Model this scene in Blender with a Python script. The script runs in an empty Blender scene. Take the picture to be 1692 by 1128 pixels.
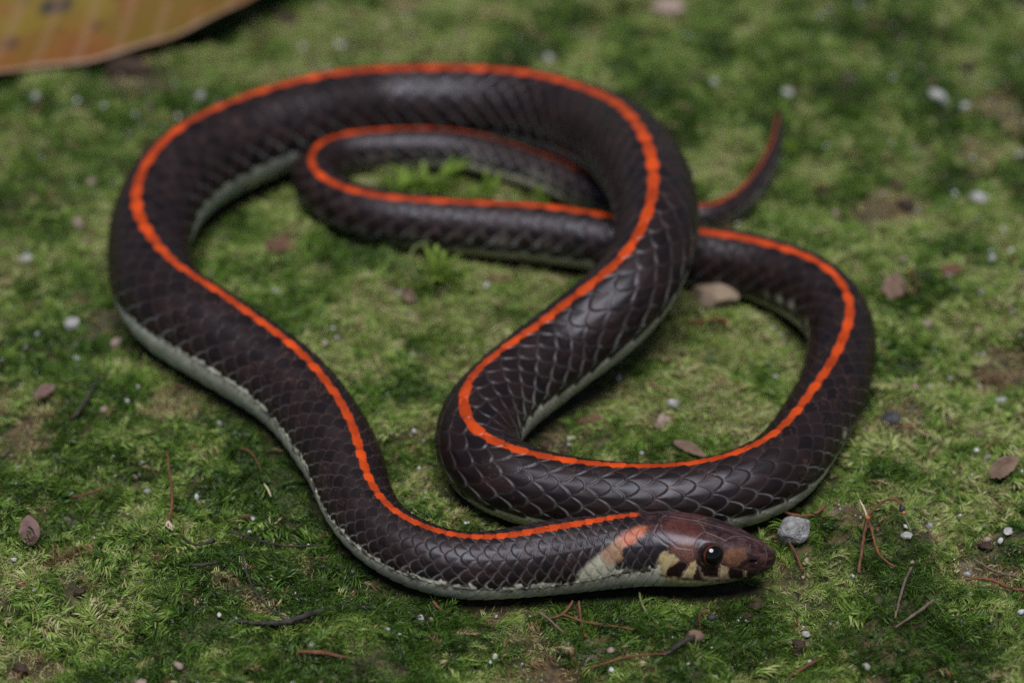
import bpy, math, random
import numpy as np
from mathutils import Vector, Matrix, Quaternion

random.seed(7)
rng = np.random.default_rng(11)
scene = bpy.context.scene
COL = scene.collection
MM = 0.001

# ------------------------------------------------------------------ camera
cam_d = bpy.data.cameras.new('camera')
cam = bpy.data.objects.new('camera', cam_d)
COL.objects.link(cam)
PITCH = math.radians(33.0)
DIST = 0.385
cam.location = (0, -DIST * math.cos(PITCH), DIST * math.sin(PITCH))
cam.rotation_euler = (math.radians(90) - PITCH, 0, 0)
cam_d.sensor_width = 36
cam_d.lens = 100
cam_d.clip_start = 0.005
cam_d.clip_end = 200
cam_d.dof.use_dof = True
cam_d.dof.focus_distance = 0.3395
cam_d.dof.aperture_fstop = 16.0
scene.camera = cam

# ------------------------------------------------------------------ world, sun, exposure
SUN_ELEV = math.radians(74)
world = bpy.data.worlds.new('World')
scene.world = world
world.use_nodes = True
wn = world.node_tree.nodes
wl = world.node_tree.links
wn.clear()
wo = wn.new('ShaderNodeOutputWorld')
wb = wn.new('ShaderNodeBackground')
sky = wn.new('ShaderNodeTexSky')
sky.sky_type = 'NISHITA'
sky.sun_disc = False
sky.sun_elevation = SUN_ELEV
sky.sun_rotation = math.radians(180)
wb.inputs['Strength'].default_value = 0.05
wl.new(sky.outputs[0], wb.inputs['Color'])
wl.new(wb.outputs[0], wo.inputs['Surface'])
sun_d = bpy.data.lights.new('sun', 'SUN')
sun_d.energy = 4.8
sun_d.angle = math.radians(36)
sun_d.color = (1.0, 0.975, 0.94)
sun = bpy.data.objects.new('sun', sun_d)
COL.objects.link(sun)
sdir = Vector((0.0, -math.cos(SUN_ELEV), math.sin(SUN_ELEV)))
sun.rotation_euler = sdir.to_track_quat('Z', 'Y').to_euler()
sun.location = sdir * 2
scene.view_settings.view_transform = 'Standard'
scene.view_settings.look = 'None'
scene.view_settings.gamma = 1.0
scene.view_settings.exposure = -0.16
scene.render.engine = 'CYCLES'
scene.cycles.use_denoising = False
scene.cycles.max_bounces = 6
scene.cycles.diffuse_bounces = 3
scene.cycles.transmission_bounces = 4


# ------------------------------------------------------------------ helpers
def tag(o, label=None, cat=None, group=None, kind=None):
    if label: o['label'] = label
    if cat: o['category'] = cat
    if group: o['group'] = group
    if kind: o['kind'] = kind
    return o


def mesh_obj(name, verts, faces, mat, parent=None, smooth=True, link=True):
    me = bpy.data.meshes.new(name)
    verts = np.asarray(verts, dtype=np.float32)
    if isinstance(faces, np.ndarray):
        k = faces.shape[1]
        me.vertices.add(len(verts))
        me.vertices.foreach_set('co', verts.ravel())
        me.loops.add(faces.size)
        me.loops.foreach_set('vertex_index', faces.ravel().astype(np.int32))
        me.polygons.add(len(faces))
        me.polygons.foreach_set('loop_start', np.arange(0, faces.size, k, dtype=np.int32))
        me.polygons.foreach_set('loop_total', np.full(len(faces), k, dtype=np.int32))
        me.update(calc_edges=True)
        me.validate()
    else:
        me.from_pydata([tuple(v) for v in verts.tolist()], [], [tuple(f) for f in faces])
        me.update()
    me.polygons.foreach_set('use_smooth', np.full(len(me.polygons), smooth, dtype=bool))
    if mat: me.materials.append(mat)
    o = bpy.data.objects.new(name, me)
    if link: COL.objects.link(o)
    if parent: o.parent = parent
    return o


def set_float(me, name, arr):
    a = me.attributes.new(name, 'FLOAT', 'POINT')
    a.data.foreach_set('value', np.asarray(arr, dtype=np.float32).ravel())


def set_color(me, name, arr):
    a = me.attributes.new(name, 'FLOAT_COLOR', 'POINT')
    c = np.ones((len(arr), 4), dtype=np.float32)
    c[:, :3] = arr
    a.data.foreach_set('color', c.ravel())


def empty(name, loc=(0, 0, 0)):
    e = bpy.data.objects.new(name, None)
    e.empty_display_size = 0.005
    e.location = loc
    COL.objects.link(e)
    return e


def smooth(a, b, x):
    t = np.clip((x - a) / (b - a), 0, 1)
    return t * t * (3 - 2 * t)


def vnoise(x, y, seed=0):
    """value noise, vectorised, range 0..1"""
    xi = np.floor(x).astype(np.int64); yi = np.floor(y).astype(np.int64)
    fx = x - xi; fy = y - yi
    fx = fx * fx * (3 - 2 * fx); fy = fy * fy * (3 - 2 * fy)
    def h(a, b):
        n = (a * 374761393 + b * 668265263 + seed * 982451653) & 0x7fffffff
        n = ((n ^ (n >> 13)) * 1274126177) & 0x7fffffff
        n = n ^ (n >> 16)
        return (n % 100003) / 100003.0
    return (h(xi, yi) * (1 - fx) * (1 - fy) + h(xi + 1, yi) * fx * (1 - fy)
            + h(xi, yi + 1) * (1 - fx) * fy + h(xi + 1, yi + 1) * fx * fy)


def fbm(x, y, seed=0, octv=4):
    s = 0; a = 0.5; t = 0
    for i in range(octv):
        s = s + a * vnoise(x * 2 ** i + 17.3 * i, y * 2 ** i - 9.1 * i, seed + i); t += a; a *= 0.5
    return s / t


def cubic(tk, Y, tq):
    """natural cubic spline through knots tk with columns Y"""
    n = len(tk); h = np.diff(tk)
    A = np.zeros((n, n)); R = np.zeros((n, Y.shape[1]))
    A[0, 0] = A[-1, -1] = 1
    for i in range(1, n - 1):
        A[i, i - 1] = h[i - 1]; A[i, i] = 2 * (h[i - 1] + h[i]); A[i, i + 1] = h[i]
        R[i] = 6 * ((Y[i + 1] - Y[i]) / h[i] - (Y[i] - Y[i - 1]) / h[i - 1])
    M = np.linalg.solve(A, R)
    k = np.clip(np.searchsorted(tk, tq) - 1, 0, n - 2)
    hk = h[k][:, None]; a = (tk[k + 1] - tq)[:, None]; b = (tq - tk[k])[:, None]
    return (M[k] * a ** 3 + M[k + 1] * b ** 3) / (6 * hk) + (Y[k] / hk - M[k] * hk / 6) * a + (Y[k + 1] / hk - M[k + 1] * hk / 6) * b


# spine of the snake, snout first: x, y, z, radius (mm), roll (degrees)
SPINE = np.array([
    [31.28, -53.71, 4.3, 4.4, 10.0],
    [30.15, -53.84, 4.45, 4.4, 10.0],
    [28.28, -53.8, 4.6, 4.4, 10.0],
    [25.43, -53.47, 4.75, 4.4, 10.0],
    [21.86, -53.01, 4.85, 4.4, 10.0],
    [18.64, -52.65, 4.85, 4.4, 10.0],
    [15.4, -52.67, 4.77, 4.39, 13.0],
    [11.09, -52.74, 4.37, 4.39, 6.8],
    [3.88, -53.68, 4.1, 4.31, -1.4],
    [-1.87, -54.49, 3.82, 4.02, 1.2],
    [-5.45, -54.52, 3.75, 3.95, 5.6],
    [-11.99, -51.83, 3.77, 3.97, 8.6],
    [-16.66, -46.92, 3.89, 4.09, 12.6],
    [-19.18, -41.31, 4.22, 4.44, 15.4],
    [-20.71, -35.67, 4.56, 4.8, 16.8],
    [-22.96, -29.79, 4.84, 5.09, 18.6],
    [-25.83, -23.67, 4.98, 5.24, 17.0],
    [-29.69, -17.76, 5.2, 5.47, 15.0],
    [-33.95, -13.1, 5.4, 5.68, 15.4],
    [-40.09, -6.87, 5.7, 6.0, 16.4],
    [-45.69, -0.59, 5.7, 6.0, 16.2],
    [-49.42, 9.11, 5.36, 5.64, 2.8],
    [-50.44, 17.13, 5.37, 5.65, -13.8],
    [-49.96, 25.73, 5.71, 6.01, -19.8],
    [-47.47, 33.98, 6.13, 6.46, -14.0],
    [-41.94, 41.81, 6.15, 6.47, -12.6],
    [-35.94, 47.17, 6.13, 6.45, -11.0],
    [-27.29, 52.98, 6.03, 6.35, -4.2],
    [-19.92, 56.75, 5.64, 5.94, 0.4],
    [-11.35, 57.66, 5.57, 5.86, 1.8],
    [-2.83, 56.73, 5.76, 5.85, 1.4],
    [3.81, 53.77, 6.32, 5.81, 0.2],
    [10.37, 46.87, 7.92, 5.81, 2.4],
    [14.13, 39.4, 10.1, 5.79, 5.2],
    [16.64, 29.69, 12.62, 5.92, 3.4],
    [18.58, 19.21, 14.36, 5.86, 2.2],
    [19.5, 9.45, 14.57, 5.65, 5.2],
    [18.75, 1.02, 13.92, 5.39, 9.0],
    [17.15, -3.57, 12.88, 5.35, 9.2],
    [14.43, -7.46, 11.27, 5.55, 6.2],
    [11.07, -10.02, 9.33, 5.61, 4.2],
    [7.02, -12.46, 7.24, 5.52, 6.6],
    [2.66, -16.71, 6.0, 5.48, 13.0],
    [-1.39, -21.87, 5.35, 5.42, 20.8],
    [-4.04, -28.52, 5.07, 5.34, 20.4],
    [-3.46, -34.6, 4.71, 4.96, 10.2],
    [0.67, -38.83, 4.53, 4.77, -0.4],
    [6.59, -41.0, 4.36, 4.59, -6.6],
    [15.06, -42.48, 4.35, 4.58, -11.8],
    [23.08, -41.74, 4.36, 4.59, -13.6],
    [28.16, -39.85, 4.45, 4.68, -14.2],
    [32.32, -36.84, 4.48, 4.71, -15.8],
    [36.14, -30.78, 4.33, 4.56, -12.8],
    [39.0, -24.37, 4.25, 4.47, -9.4],
    [41.24, -18.56, 4.23, 4.45, -4.0],
    [42.92, -11.74, 4.22, 4.44, 4.6],
    [43.79, -4.42, 4.21, 4.44, 11.2],
    [42.52, 2.04, 4.43, 4.66, 9.4],
    [39.66, 6.92, 4.47, 4.71, 0.0],
    [35.44, 11.02, 4.28, 4.5, -5.4],
    [30.62, 13.8, 4.14, 4.36, -6.4],
    [26.02, 15.49, 4.0, 4.21, -4.4],
    [19.79, 17.54, 3.94, 4.14, 0.6],
    [13.93, 19.29, 3.87, 4.08, 6.2],
    [4.61, 21.91, 3.89, 4.1, 6.4],
    [-3.94, 23.66, 3.75, 3.94, 2.6],
    [-12.56, 25.42, 3.6, 3.79, -3.4],
    [-19.53, 27.57, 3.53, 3.72, -10.2],
    [-24.92, 31.41, 3.39, 3.57, -13.8],
    [-28.68, 39.13, 3.2, 3.36, -8.2],
    [-26.98, 45.24, 3.11, 3.27, 5.2],
    [-22.15, 47.46, 2.99, 3.15, 0.6],
    [-16.77, 48.16, 2.91, 3.07, -9.4],
    [-10.46, 48.13, 2.83, 2.98, -17.2],
    [-4.13, 46.28, 2.73, 2.88, -23.4],
    [2.14, 42.64, 2.63, 2.77, -26.4],
    [7.44, 38.88, 2.52, 2.66, -23.4],
    [12.22, 35.17, 2.42, 2.55, -4.0],
    [18.68, 31.63, 2.16, 2.27, 1.6],
    [23.01, 30.61, 1.95, 2.05, 4.4],
    [27.34, 30.13, 1.82, 1.92, 4.4],
    [31.42, 32.57, 1.7, 1.79, -10.2],
    [34.84, 37.55, 1.55, 1.64, -23.4],
    [37.42, 43.7, 1.62, 1.39, -29.0],
    [39.23, 49.92, 1.83, 1.09, -28.0],
    [40.14, 55.81, 1.9, 0.73, -18.0],
    [41.0, 61.81, 1.66, 0.28, 0.0]], dtype=float)
HEAD_D = np.array([0, .29, 1.22, 3.0, 5.86, 9.44, 13.0, 16.0, 20.0])
HEAD_H = np.array([0, .80, 1.66, 2.48, 3.42, 4.17, 4.43, 4.38, 4.38])


def body_path(step_fn):
    ch = np.r_[0, np.cumsum(np.linalg.norm(np.diff(SPINE[:, :3], axis=0), axis=1))]
    tq = np.linspace(0, ch[-1], 12000)
    C = cubic(ch, SPINE, tq)
    s = np.r_[0, np.cumsum(np.linalg.norm(np.diff(C[:, :3], axis=0), axis=1))]
    # ring positions
    out = [0.0]
    u = 0.0
    while u < s[-1]:
        u += step_fn(u)
        out.append(min(u, s[-1]))
    sr = np.array(out)
    X = np.stack([np.interp(sr, s, C[:, i]) for i in range(5)], 1)
    T = np.stack([np.interp(sr, s, np.gradient(C[:, i], s)) for i in range(3)], 1)
    T /= np.linalg.norm(T, axis=1)[:, None]
    side = np.cross(T, [0, 0, 1.0]); side /= np.linalg.norm(side, axis=1)[:, None]
    U = np.cross(side, T)
    ro = np.radians(X[:, 4])[:, None]
    N = np.cos(ro) * U + np.sin(ro) * side
    B = np.cos(ro) * side - np.sin(ro) * U
    r = np.maximum(X[:, 3], 0.05)
    hh = np.interp(np.sqrt(sr), np.sqrt(HEAD_D), HEAD_H)
    w = 1 - smooth(13.0, 18.0, sr)
    r = hh * w + r * (1 - w)
    return sr, X[:, :3], T, N, B, r


def section_radius(th, s, r):
    """polar radius of the cross-section (th from the back line, degrees)"""
    w = 1 - smooth(9.0, 17.0, s)
    a = r * (1 + 0.05 * w); b = r * (1 - 0.05 * w); n = 2.0 + 0.5 * w
    t = np.radians(th)
    R = ((np.abs(np.sin(t)) / a) ** n + (np.abs(np.cos(t)) / b) ** n) ** (-1 / n)
    fl = 0.86 * r / np.maximum(-np.cos(t), 1e-3)
    R = np.where(np.cos(t) < 0, np.minimum(R, np.maximum(fl, 0.8 * r)), R)
    R = R * (1 + 0.03 * (1 - w) * np.exp(-(th / 14.0) ** 2))
    return R


def np_poly_mask(px, py, poly, soft):
    """signed soft mask of a polygon (1 inside) in a 2-D parameter plane"""
    poly = np.asarray(poly, float)
    inside = np.zeros(px.shape, bool)
    dist = np.full(px.shape, 1e9)
    n = len(poly)
    for i in range(n):
        x0, y0 = poly[i]; x1, y1 = poly[(i + 1) % n]
        c = ((y0 > py) != (y1 > py)) & (px < (x1 - x0) * (py - y0) / (y1 - y0 + 1e-12) + x0)
        inside ^= c
        dx, dy = x1 - x0, y1 - y0
        t = np.clip(((px - x0) * dx + (py - y0) * dy) / (dx * dx + dy * dy + 1e-12), 0, 1)
        dist = np.minimum(dist, np.hypot(px - x0 - t * dx, py - y0 - t * dy))
    sd = np.where(inside, dist, -dist)
    return smooth(-soft, soft, sd)


def np_line_dist(px, py, line):
    d = np.full(px.shape, 1e9)
    for (x0, y0), (x1, y1) in zip(line[:-1], line[1:]):
        dx, dy = x1 - x0, y1 - y0
        t = np.clip(((px - x0) * dx + (py - y0) * dy) / (dx * dx + dy * dy + 1e-12), 0, 1)
        d = np.minimum(d, np.hypot(px - x0 - t * dx, py - y0 - t * dy))
    return d


# ------------------------------------------------------------------ materials
def new_mat(name):
    m = bpy.data.materials.new(name)
    m.use_nodes = True
    nt = m.node_tree
    return m, nt.nodes, nt.links, nt.nodes['Principled BSDF']


def noise_mat(name, stops, scale, rough=0.8, bump=0.3, bump_scale=None, spec=0.3, detail=6, bdist=0.0003, transl=0.0, distort=0.0):
    """object-space noise through a colour ramp, with bump"""
    m, nd, lk, bs = new_mat(name)
    tc = nd.new('ShaderNodeTexCoord')
    nz = nd.new('ShaderNodeTexNoise'); nz.inputs['Scale'].default_value = scale; nz.inputs['Detail'].default_value = detail
    nz.inputs['Distortion'].default_value = distort
    lk.new(tc.outputs['Object'], nz.inputs['Vector'])
    cr = nd.new('ShaderNodeValToRGB')
    while len(cr.color_ramp.elements) < len(stops): cr.color_ramp.elements.new(0.5)
    for e, (p, c) in zip(cr.color_ramp.elements, stops):
        e.position = p; e.color = (*c, 1)
    lk.new(nz.outputs['Fac'], cr.inputs[0])
    lk.new(cr.outputs[0], bs.inputs['Base Color'])
    bs.inputs['Roughness'].default_value = rough
    bs.inputs['Specular IOR Level'].default_value = spec
    nb = nd.new('ShaderNodeTexNoise'); nb.inputs['Scale'].default_value = bump_scale or scale * 4; nb.inputs['Detail'].default_value = 5
    lk.new(tc.outputs['Object'], nb.inputs['Vector'])
    bp = nd.new('ShaderNodeBump'); bp.inputs['Strength'].default_value = bump; bp.inputs['Distance'].default_value = bdist
    lk.new(nb.outputs['Fac'], bp.inputs['Height'])
    lk.new(bp.outputs[0], bs.inputs['Normal'])
    if transl > 0:
        tr = nd.new('ShaderNodeBsdfTranslucent'); mx = nd.new('ShaderNodeMixShader'); mx.inputs[0].default_value = transl
        lk.new(cr.outputs[0], tr.inputs['Color'])
        lk.new(bs.outputs[0], mx.inputs[1]); lk.new(tr.outputs[0], mx.inputs[2])
        lk.new(mx.outputs[0], nd['Material Output'].inputs['Surface'])
    return m


def moss_mat(name, stops, transl=0.25, rough=0.42):
    m, nd, lk, bs = new_mat(name)
    at = nd.new('ShaderNodeAttribute'); at.attribute_type = 'INSTANCER'; at.attribute_name = 'tint'
    lf = nd.new('ShaderNodeAttribute'); lf.attribute_name = 'leafv'
    ad = nd.new('ShaderNodeMath'); ad.operation = 'ADD'
    lk.new(at.outputs['Fac'], ad.inputs[0]); lk.new(lf.outputs['Fac'], ad.inputs[1])
    cr = nd.new('ShaderNodeValToRGB')
    while len(cr.color_ramp.elements) < len(stops): cr.color_ramp.elements.new(0.5)
    for e, (p, c) in zip(cr.color_ramp.elements, stops):
        e.position = p; e.color = (*c, 1)
    lk.new(ad.outputs[0], cr.inputs[0])
    lk.new(cr.outputs[0], bs.inputs['Base Color'])
    bs.inputs['Roughness'].default_value = rough
    bs.inputs['Specular IOR Level'].default_value = 0.3
    tr = nd.new('ShaderNodeBsdfTranslucent'); mx = nd.new('ShaderNodeMixShader'); mx.inputs[0].default_value = transl
    lk.new(cr.outputs[0], tr.inputs['Color'])
    lk.new(bs.outputs[0], mx.inputs[1]); lk.new(tr.outputs[0], mx.inputs[2])
    lk.new(mx.outputs[0], nd['Material Output'].inputs['Surface'])
    return m


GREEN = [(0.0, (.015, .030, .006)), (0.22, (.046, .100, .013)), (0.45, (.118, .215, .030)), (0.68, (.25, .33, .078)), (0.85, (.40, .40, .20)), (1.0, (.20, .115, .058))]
MAT = {}
MAT['moss'] = moss_mat('moss_green', GREEN)
MAT['sprig'] = noise_mat('moss_sprig_green', [(0.3, (.15, .26, .03)), (0.7, (.30, .42, .08))], 400, 0.6, 0.2, transl=0.3)
MAT['dead_moss'] = noise_mat('dead_moss_brown', [(0.3, (.085, .05, .022)), (0.7, (.21, .15, .07))], 500, 0.8, 0.2, transl=0.15)
MAT['rust_moss'] = noise_mat('rust_moss_fibre', [(0.3, (.12, .05, .022)), (0.7, (.30, .15, .075))], 500, 0.7, 0.2, transl=0.15)
MAT['soil'] = noise_mat('soil_or_shade_crumb', [(0.3, (.018, .011, .008)), (0.7, (.07, .045, .033))], 900, 0.95, 0.9, 2500)
MAT['twig_red'] = noise_mat('twig_red_brown', [(0.3, (.06, .024, .013)), (0.7, (.17, .072, .036))], 700, 0.7, 0.6, 3000)
MAT['twig_dark'] = noise_mat('twig_dark', [(0.3, (.012, .011, .010)), (0.7, (.055, .048, .042))], 900, 0.85, 0.7, 3000)
MAT['twig_grey'] = noise_mat('twig_grey_brown', [(0.3, (.07, .05, .04)), (0.7, (.17, .125, .10))], 900, 0.85, 0.7, 3000)
MAT['stem_green'] = noise_mat('stem_green', [(0.3, (.06, .09, .025)), (0.7, (.14, .15, .06))], 500, 0.6, 0.3)
MAT['pale_fibre'] = noise_mat('pale_fibre', [(0.3, (.35, .27, .18)), (0.7, (.52, .44, .33))], 700, 0.7, 0.3)
MAT['quartz'] = noise_mat('quartz', [(0.3, (.20, .20, .20)), (0.7, (.40, .40, .39))], 900, 0.35, 0.4, 2500, spec=0.5)
MAT['quartz_pink'] = noise_mat('quartz_pink', [(0.3, (.17, .115, .095)), (0.7, (.31, .24, .21))], 900, 0.5, 0.5, 2500)
MAT['grey_stone'] = noise_mat('grey_stone', [(0.25, (.09, .09, .09)), (0.5, (.19, .19, .195)), (0.75, (.34, .34, .35))], 1800, 0.85, 0.9, 3500, detail=8)
MAT['tan_stone'] = noise_mat('tan_stone', [(0.3, (.17, .125, .09)), (0.7, (.25, .19, .14))], 350, 0.8, 0.4, 2500)
MAT['dark_stone'] = noise_mat('dark_stone', [(0.3, (.02, .022, .026)), (0.7, (.07, .07, .08))], 700, 0.7, 0.7, 2500)
MAT['mauve_leaf'] = noise_mat('mauve_leaf', [(0.3, (.10, .055, .05)), (0.7, (.20, .125, .115))], 600, 0.75, 0.5, 3000, transl=0.1)
MAT['brown_leaf'] = noise_mat('brown_leaf', [(0.3, (.10, .062, .045)), (0.7, (.20, .135, .10))], 600, 0.8, 0.5, 3000, transl=0.1)
MAT['bark'] = noise_mat('bark_crumb', [(0.3, (.055, .026, .018)), (0.7, (.16, .08, .052))], 700, 0.9, 0.8, 2500)
MAT['cap_dark'] = noise_mat('cap_dark', [(0.3, (.012, .013, .016)), (0.7, (.045, .045, .05))], 900, 0.6, 0.5, 2500)
MAT['cap_orange'] = noise_mat('cap_orange', [(0.3, (.28, .08, .02)), (0.7, (.45, .16, .05))], 900, 0.6, 0.3)

# ground: damp dark soil with olive algae and sandy specks
m, nd, lk, bs = new_mat('mossy_soil')
tc = nd.new('ShaderNodeTexCoord')
n1 = nd.new('ShaderNodeTexNoise'); n1.inputs['Scale'].default_value = 60; n1.inputs['Detail'].default_value = 8
n2 = nd.new('ShaderNodeTexNoise'); n2.inputs['Scale'].default_value = 900; n2.inputs['Detail'].default_value = 6
lk.new(tc.outputs['Object'], n1.inputs['Vector']); lk.new(tc.outputs['Object'], n2.inputs['Vector'])
r1 = nd.new('ShaderNodeValToRGB')
for e, (p, c) in zip([r1.color_ramp.elements[0], r1.color_ramp.elements[1], r1.color_ramp.elements.new(.5), r1.color_ramp.elements.new(.62)],
                     [(0.3, (.028, .036, .012)), (0.8, (.11, .055, .030)), (0.5, (.055, .05, .020)), (0.62, (.075, .045, .024))]):
    e.position = p; e.color = (*c, 1)
r2 = nd.new('ShaderNodeValToRGB')
r2.color_ramp.elements[0].position = 0.35; r2.color_ramp.elements[0].color = (.35, .35, .35, 1)
r2.color_ramp.elements[1].position = 0.75; r2.color_ramp.elements[1].color = (1.7, 1.65, 1.5, 1)
mu = nd.new('ShaderNodeMix'); mu.data_type = 'RGBA'; mu.blend_type = 'MULTIPLY'; mu.inputs['Factor'].default_value = 1
lk.new(n1.outputs['Fac'], r1.inputs[0]); lk.new(n2.outputs['Fac'], r2.inputs[0])
lk.new(r1.outputs[0], mu.inputs['A']); lk.new(r2.outputs[0], mu.inputs['B'])
lk.new(mu.outputs['Result'], bs.inputs['Base Color'])
bs.inputs['Roughness'].default_value = 0.9
bp = nd.new('ShaderNodeBump'); bp.inputs['Strength'].default_value = 0.8; bp.inputs['Distance'].default_value = 0.0006
lk.new(n2.outputs['Fac'], bp.inputs['Height']); lk.new(bp.outputs[0], bs.inputs['Normal'])
MAT['ground'] = m

# snake skin: colour and gloss come with the scales
m, nd, lk, bs = new_mat('snake_skin')
ca = nd.new('ShaderNodeAttribute'); ca.attribute_name = 'skin'
ra = nd.new('ShaderNodeAttribute'); ra.attribute_name = 'gloss'
tc = nd.new('ShaderNodeTexCoord')
nz = nd.new('ShaderNodeTexNoise'); nz.inputs['Scale'].default_value = 2600; nz.inputs['Detail'].default_value = 4
n3 = nd.new('ShaderNodeTexNoise'); n3.inputs['Scale'].default_value = 350; n3.inputs['Detail'].default_value = 5
lk.new(tc.outputs['Object'], nz.inputs['Vector']); lk.new(tc.outputs['Object'], n3.inputs['Vector'])
rr = nd.new('ShaderNodeValToRGB')
rr.color_ramp.elements[0].position = .3; rr.color_ramp.elements[0].color = (.78, .78, .78, 1)
rr.color_ramp.elements[1].position = .7; rr.color_ramp.elements[1].color = (1.22, 1.2, 1.2, 1)
lk.new(n3.outputs['Fac'], rr.inputs[0])
mu = nd.new('ShaderNodeMix'); mu.data_type = 'RGBA'; mu.blend_type = 'MULTIPLY'; mu.inputs['Factor'].default_value = 1
lk.new(ca.outputs['Color'], mu.inputs['A']); lk.new(rr.outputs[0], mu.inputs['B'])
lk.new(mu.outputs['Result'], bs.inputs['Base Color'])
lk.new(ra.outputs['Fac'], bs.inputs['Roughness'])
bs.inputs['Specular IOR Level'].default_value = 0.31
bs.inputs['Specular Tint'].default_value = (.80, .84, 1.0, 1)
bp = nd.new('ShaderNodeBump'); bp.inputs['Strength'].default_value = 0.12; bp.inputs['Distance'].default_value = 0.00005
lk.new(nz.outputs['Fac'], bp.inputs['Height']); lk.new(bp.outputs[0], bs.inputs['Normal'])
MAT['skin'] = m

# eye: black pupil, thin orange iris ring, dark rim, all under one glossy spectacle
m, nd, lk, bs = new_mat('snake_eye')
tc = nd.new('ShaderNodeTexCoord'); sp = nd.new('ShaderNodeSeparateXYZ')
nrm = nd.new('ShaderNodeVectorMath'); nrm.operation = 'DISTANCE'
nrm.inputs[1].default_value = (0.00042, 0.0, 0.00136)
lk.new(tc.outputs['Object'], nrm.inputs[0])
mr = nd.new('ShaderNodeMapRange'); mr.inputs['From Min'].default_value = 0; mr.inputs['From Max'].default_value = 0.0020
lk.new(nrm.outputs['Value'], mr.inputs['Value'])
cr = nd.new('ShaderNodeValToRGB')
cr.color_ramp.elements[0].position = 0.0; cr.color_ramp.elements[0].color = (.002, .002, .002, 1)
cr.color_ramp.elements[1].position = 1.0; cr.color_ramp.elements[1].color = (.01, .006, .005, 1)
for p, c in ((.665, (.002, .002, .002)), (.69, (.16, .03, .006)), (.73, (.06, .012, .004)), (.78, (.008, .005, .004))):
    e = cr.color_ramp.elements.new(p); e.color = (*c, 1)
lk.new(mr.outputs[0], cr.inputs[0]); lk.new(cr.outputs[0], bs.inputs['Base Color'])
bs.inputs['Roughness'].default_value = 0.06
bs.inputs['Specular IOR Level'].default_value = 0.6
MAT['eye'] = m

# big fallen leaf: yellow and orange-brown, blotched
m, nd, lk, bs = new_mat('fallen_leaf')
tc = nd.new('ShaderNodeTexCoord')
n1 = nd.new('ShaderNodeTexNoise'); n1.inputs['Scale'].default_value = 55; n1.inputs['Detail'].default_value = 5
lk.new(tc.outputs['Object'], n1.inputs['Vector'])
cr = nd.new('ShaderNodeValToRGB')
cr.color_ramp.elements[0].position = .28; cr.color_ramp.elements[0].color = (.13, .04, .009, 1)
cr.color_ramp.elements[1].position = .75; cr.color_ramp.elements[1].color = (.15, .05, .015, 1)
e = cr.color_ramp.elements.new(.45); e.color = (.15, .06, .008, 1)
e = cr.color_ramp.elements.new(.56); e.color = (.11, .07, .005, 1)
lk.new(n1.outputs['Fac'], cr.inputs[0])
sa = nd.new('ShaderNodeAttribute'); sa.attribute_name = 'blotch'
ea = nd.new('ShaderNodeAttribute'); ea.attribute_name = 'rim'
m1 = nd.new('ShaderNodeMix'); m1.data_type = 'RGBA'; m1.inputs['B'].default_value = (.012, .012, .016, 1)
m2 = nd.new('ShaderNodeMix'); m2.data_type = 'RGBA'; m2.inputs['B'].default_value = (.20, .11, .06, 1)
ya = nd.new('ShaderNodeAttribute'); ya.attribute_name = 'yellow'
m0 = nd.new('ShaderNodeMix'); m0.data_type = 'RGBA'; m0.inputs['B'].default_value = (.135, .098, .005, 1)
lk.new(ya.outputs['Fac'], m0.inputs['Factor']); lk.new(cr.outputs[0], m0.inputs['A'])
lk.new(sa.outputs['Fac'], m1.inputs['Factor']); lk.new(m0.outputs['Result'], m1.inputs['A'])
lk.new(ea.outputs['Fac'], m2.inputs['Factor']); lk.new(m1.outputs['Result'], m2.inputs['A'])
lk.new(m2.outputs['Result'], bs.inputs['Base Color'])
bs.inputs['Roughness'].default_value = 0.5
MAT['fallen_leaf'] = m


# ------------------------------------------------------------------ snake spine used by ground and moss
S_LO, C_LO, T_LO, N_LO, B_LO, R_LO = body_path(lambda u: 1.0)


def snake_clear(x, y):
    """x, y in mm -> horizontal distance to the nearest low-lying body, in body radii, and that body's radius"""
    low = (C_LO[:, 2] - R_LO) < 2.6
    c = C_LO[low]; r = R_LO[low]
    best = np.full(len(x), 99.0); rb = np.zeros(len(x))
    for a in range(0, len(x), 4000):
        sl = slice(a, a + 4000)
        d = np.hypot(x[sl, None] - c[None, :, 0], y[sl, None] - c[None, :, 1]) / r[None]
        k = d.argmin(1)
        best[sl] = d[np.arange(len(k)), k]; rb[sl] = r[k]
    return best, rb


# ------------------------------------------------------------------ ground
BARE = [(-53.0, -49.8, 3.1), (-30.4, -58.6, 2.6), (-35.1, -54.5, 1.5), (-52.1, -56.3, 2.0), (28.9, -58.0, 0.8), (33.9, -62.6, 1.5), (51.4, -43.7, 2.8), (58.6, -45.0, 2.1), (49.8, -18.9, 3.4), (64.9, -6.1, 4.6), (-60.3, 77.2, 6.4), (-56.1, 5.9, 3.2), (-43.5, -11.9, 2.3), (55.9, 35.5, 5.0), (75.2, 65.1, 5.3), (-27.4, 77.2, 3.6), (19.1, -18.9, 1.9), (6.5, -23.0, 3.0), (-54.8, -68.1, 3.3), (-32.5, 25.2, 2.9), (-37.6, -58.0, 1.7), (-25.3, -49.2, 2.1)]   # x, y, radius (mm): spots of bare soil


def bare_amount(x, y):
    b = smooth(0.70, 0.79, fbm(x / 17, y / 17, 5, 4))
    for bx, by, br in BARE:
        d = np.hypot(x - bx, (y - by) * 0.75) / br + 0.5 * (fbm(x / 3, y / 3, 9, 2) - 0.5)
        b = np.maximum(b, 1 - smooth(0.6, 1.15, d))
    return b


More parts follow.
